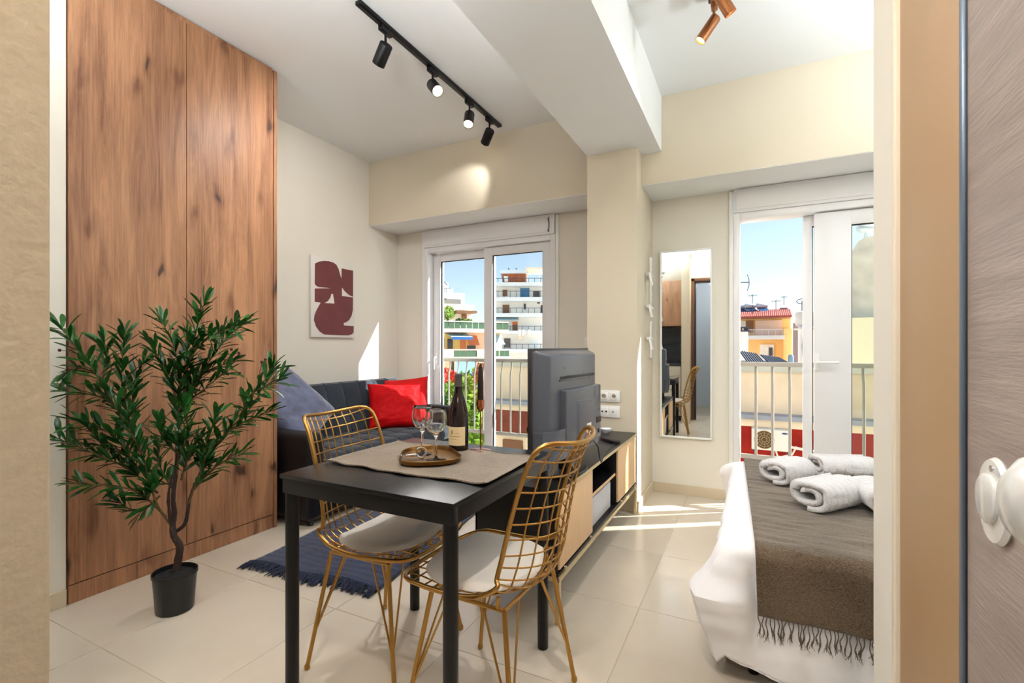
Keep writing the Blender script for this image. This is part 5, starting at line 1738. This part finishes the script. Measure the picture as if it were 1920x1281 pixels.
for k, (x, lab) in enumerate(((1388, 'solar water heater on the orange house roof, the one nearest the window frame'), (1408, 'solar water heater on the orange house roof, in the middle'), (1432, 'solar water heater on the orange house roof, closest to the chimney'))):
    b = C.root.matrix_basis @ Vector((C.X(x), 3.2, C.Z(587)))
    s = thing('solar_heater', lab, 'solar heater', b, YAW, 'solar heaters on the orange house roof')
    m = MB(); m.lathe([(0, -.5), (.2, -.5), (.24, -.42), (.24, .42), (.2, .5), (0, .5)], c=(0, .4, .95), M=Matrix.Rotation(pi / 2, 3, 'Y'), n=16); m.obj('water_tank', M_tank, s)
    m = MB(); m.box((-.45, -.7, .42), (.45, .5, .48), rot=Matrix.Rotation(radians(38), 3, 'X'), piv=(0, 0, .45)); m.obj('collector', M_pan, s)
    m = MB()
    for sx in (-.4, .4): m.tube([(sx, .5, -.1), (sx, .45, .9)], .03, 5); m.tube([(sx, -.6, -.1), (sx, .45, .8)], .03, 5)
    m.obj('stand', M_tank, s)
def aerial(name, label, px, ytop, ybase, d, ws, flip=1):
    b = at(px, ybase, d); k = d / FPX
    t = thing(name, label, 'antenna', b, YAW, 'rooftop aerials')
    m = MB(); H = (ybase - ytop) * k; m.tube([(0, 0, 0), (0, 0, H)], .028, 5); m.obj('mast', M_drail, t)
    m = MB(); w = ws * k
    m.tube([(-w, 0, H * .92), (w, 0, H * .96)], .02, 4)
    for i in range(6):
        x = -w + 2 * w * i / 5; m.tube([(x, -.1, H * .94 - 2.2 * k), (x, .1, H * .94 + 2.2 * k)], .014, 4)
    m.obj('boom', M_drail, t)
aerial('roof_aerial', 'tall spiky aerial rising over the solar heaters', 1411, 552, 592, 44, 9)
aerial('roof_aerial', 'thin aerial between solar heaters and mauve chimney', 1455, 563, 592, 44, 9)
aerial('roof_aerial', 'bushy aerial on top of the mauve chimney', 1470, 556, 572, 44.5, 5)
b = at(1383, 530, 30)
t = thing('tv_aerial', 'large bow shaped aerial against the sky by the door frame', 'antenna', (b.x, b.y, -3), YAW)
m = MB(); H = b.z + 3; m.tube([(-.3, 0, 0), (-.3, 0, H + .6)], .03, 6); m.tube([(-.3, 0, H + .02), (.72, 0, H + .02)], .025, 5)
for x, s in ((.05, 1), (.72, -1)):
    m.tube([(x + s * .12 * (abs(k / 5) ** 2) , 0, H + .5 * k / 5) for k in range(-5, 6)], .022, 5)
m.obj('dipoles', M_drail, t)

# concrete block and slender tower right of the orange house
F_ = Bld('concrete_building', 'pale weathered concrete building with tall smooth walls beside the orange house', 'building', 1500, 34, 0)
F_.box('wall', 1496, 612, 1550, BAS, 0, 8, M_white_r, bev=.05)
F_.box('stair_head', 1490, 582, 1560, 612, .6, 7, M_conc, bev=.25)
F_.box('cornice', 1488, 616, 1552, 619, -.2, 0.1, M_conc)
F_.box('side_strip', 1486, 604, 1496, BAS, 1.5, 7, mat('mauve_strip', (176, 152, 150), .9, var=.1))
m = MB(); m.tube([(F_.X(1507), -.1, F_.Z(700)), (F_.X(1504), -.1, F_.Z(650)), (F_.X(1506), -.1, F_.Z(620))], .03, 5); m.obj('cable_line', M_drail, F_.root)
m = MB(); m.tube([(F_.X(1504), 2, F_.Z(584)), (F_.X(1504), 2, F_.Z(560))], .04, 5); m.tube([(F_.X(1504) + .35 * cos(k), 2, F_.Z(561) + .18 * sin(k)) for k in [j * pi / 6 for j in range(12)]], .03, 5, closed=True); m.obj('aerial', M_drail, F_.root)
G = Bld('roughcast_building', 'tall roughcast building with a water tank on top, behind the door glass', 'building', 1640, 22, 0)
mb = MB(); mb.prism([(G.X(1597), G.Z(BAS)), (G.X(1597), G.Z(468)), (G.X(1608), G.Z(450)), (G.X(1622), G.Z(443)), (G.X(1700), G.Z(438)), (G.X(1700), G.Z(BAS))], 0, 8, 'y'); mb.obj('wall', M_conc, G.root, 0)
G.box('cream_wing', 1560, 598, 1720, BAS, -1.5, 0, mat('pale_yellow_render', (244, 242, 214), .9))
tk = thing('water_tank', 'pale horizontal water tank on a rack on the roughcast roof', 'water tank', G.root.matrix_basis @ Vector((G.X(1630), 1.5, G.Z(441))), YAW)
MB().lathe([(0, -.55), (.16, -.55), (.2, -.48), (.2, .48), (.16, .55), (0, .55)], c=(0, 0, .62), M=Matrix.Rotation(pi / 2, 3, 'Y'), n=20).obj('tank', M_tank, tk)
m = MB()
for sx in (-.3, .3): m.tube([(sx, 0, 0), (sx + .1, 0, .45)], .03, 5); m.tube([(sx + .25, 0, 0), (sx + .1, 0, .45)], .03, 5)
m.obj('rack', M_tank, tk)
# near roof edges and white chimney just above the cream neighbour wall
H_ = thing('white_chimney', 'square white chimney with dark cap in front of the orange house', 'chimney', at(1393, 720, 20), YAW)
hz = (720 - 622) * 20 / 900
box_obj('shaft', (-.15, -.15, GZ - H_.location.z), (.15, .15, hz), M_white_r, H_, .01)
m = MB(); m.box((-.2, -.2, hz), (.2, .2, hz + .05)); m.box((-.17, -.17, hz + .15), (.17, .17, hz + .2))
for sx in (-.13, .13):
    m.box((sx - .03, -.15, hz + .05), (sx + .03, .15, hz + .15))
m.obj('cap', M_drail, H_)
for k, (xa, xb, yt0, yt1, lab) in enumerate(((1402, 1437, 660, 666, 'dark corrugated roof piece behind the railing, beside the white chimney'), (1443, 1482, 668, 674, 'dark corrugated roof piece behind the railing, beside the blue tank'))):
    d = 11.6; b = at((xa + xb) / 2, 684, d); b.z = .72; kk = d / FPX
    r = thing('tiled_roof', lab, 'roof', b, YAW, 'dark roof pieces behind the railing')
    n = int((xb - xa) / 4.2); tt = None
    for i in range(n):
        x = (xa - (xa + xb) / 2 + 2 + i * (xb - xa) / n) * kk; zt_ = (684 - (yt0 + (yt1 - yt0) * i / n)) * kk
        m = MB(); m.tube([(x, 0, .03), (x, .45, zt_ + .02)], .022, 7); m.obj('roof_tile_row', M_drail, r, 60)
    m = MB(); m.prism([(0, 0), (.47, 0), (.47, .10)], (xa - (xa + xb) / 2) * kk, (xb - (xa + xb) / 2) * kk, 'x'); m.obj('roof_base', M_conc, r, 0)
bt = MB().lathe([(0, 0), (.07, 0), (.08, .03), (.08, .28), (.05, .33), (0, .34)], n=16).obj('gas_bottle', mat('blue_tank_paint', (120, 146, 176), .5))
bt.location = at(1483, 682, 11.5); bt.location.z = .72; bt.scale = (.75, .75, .75)
tag(bt, 'slim pale blue tank standing at the end of the dark roof piece', 'tank')
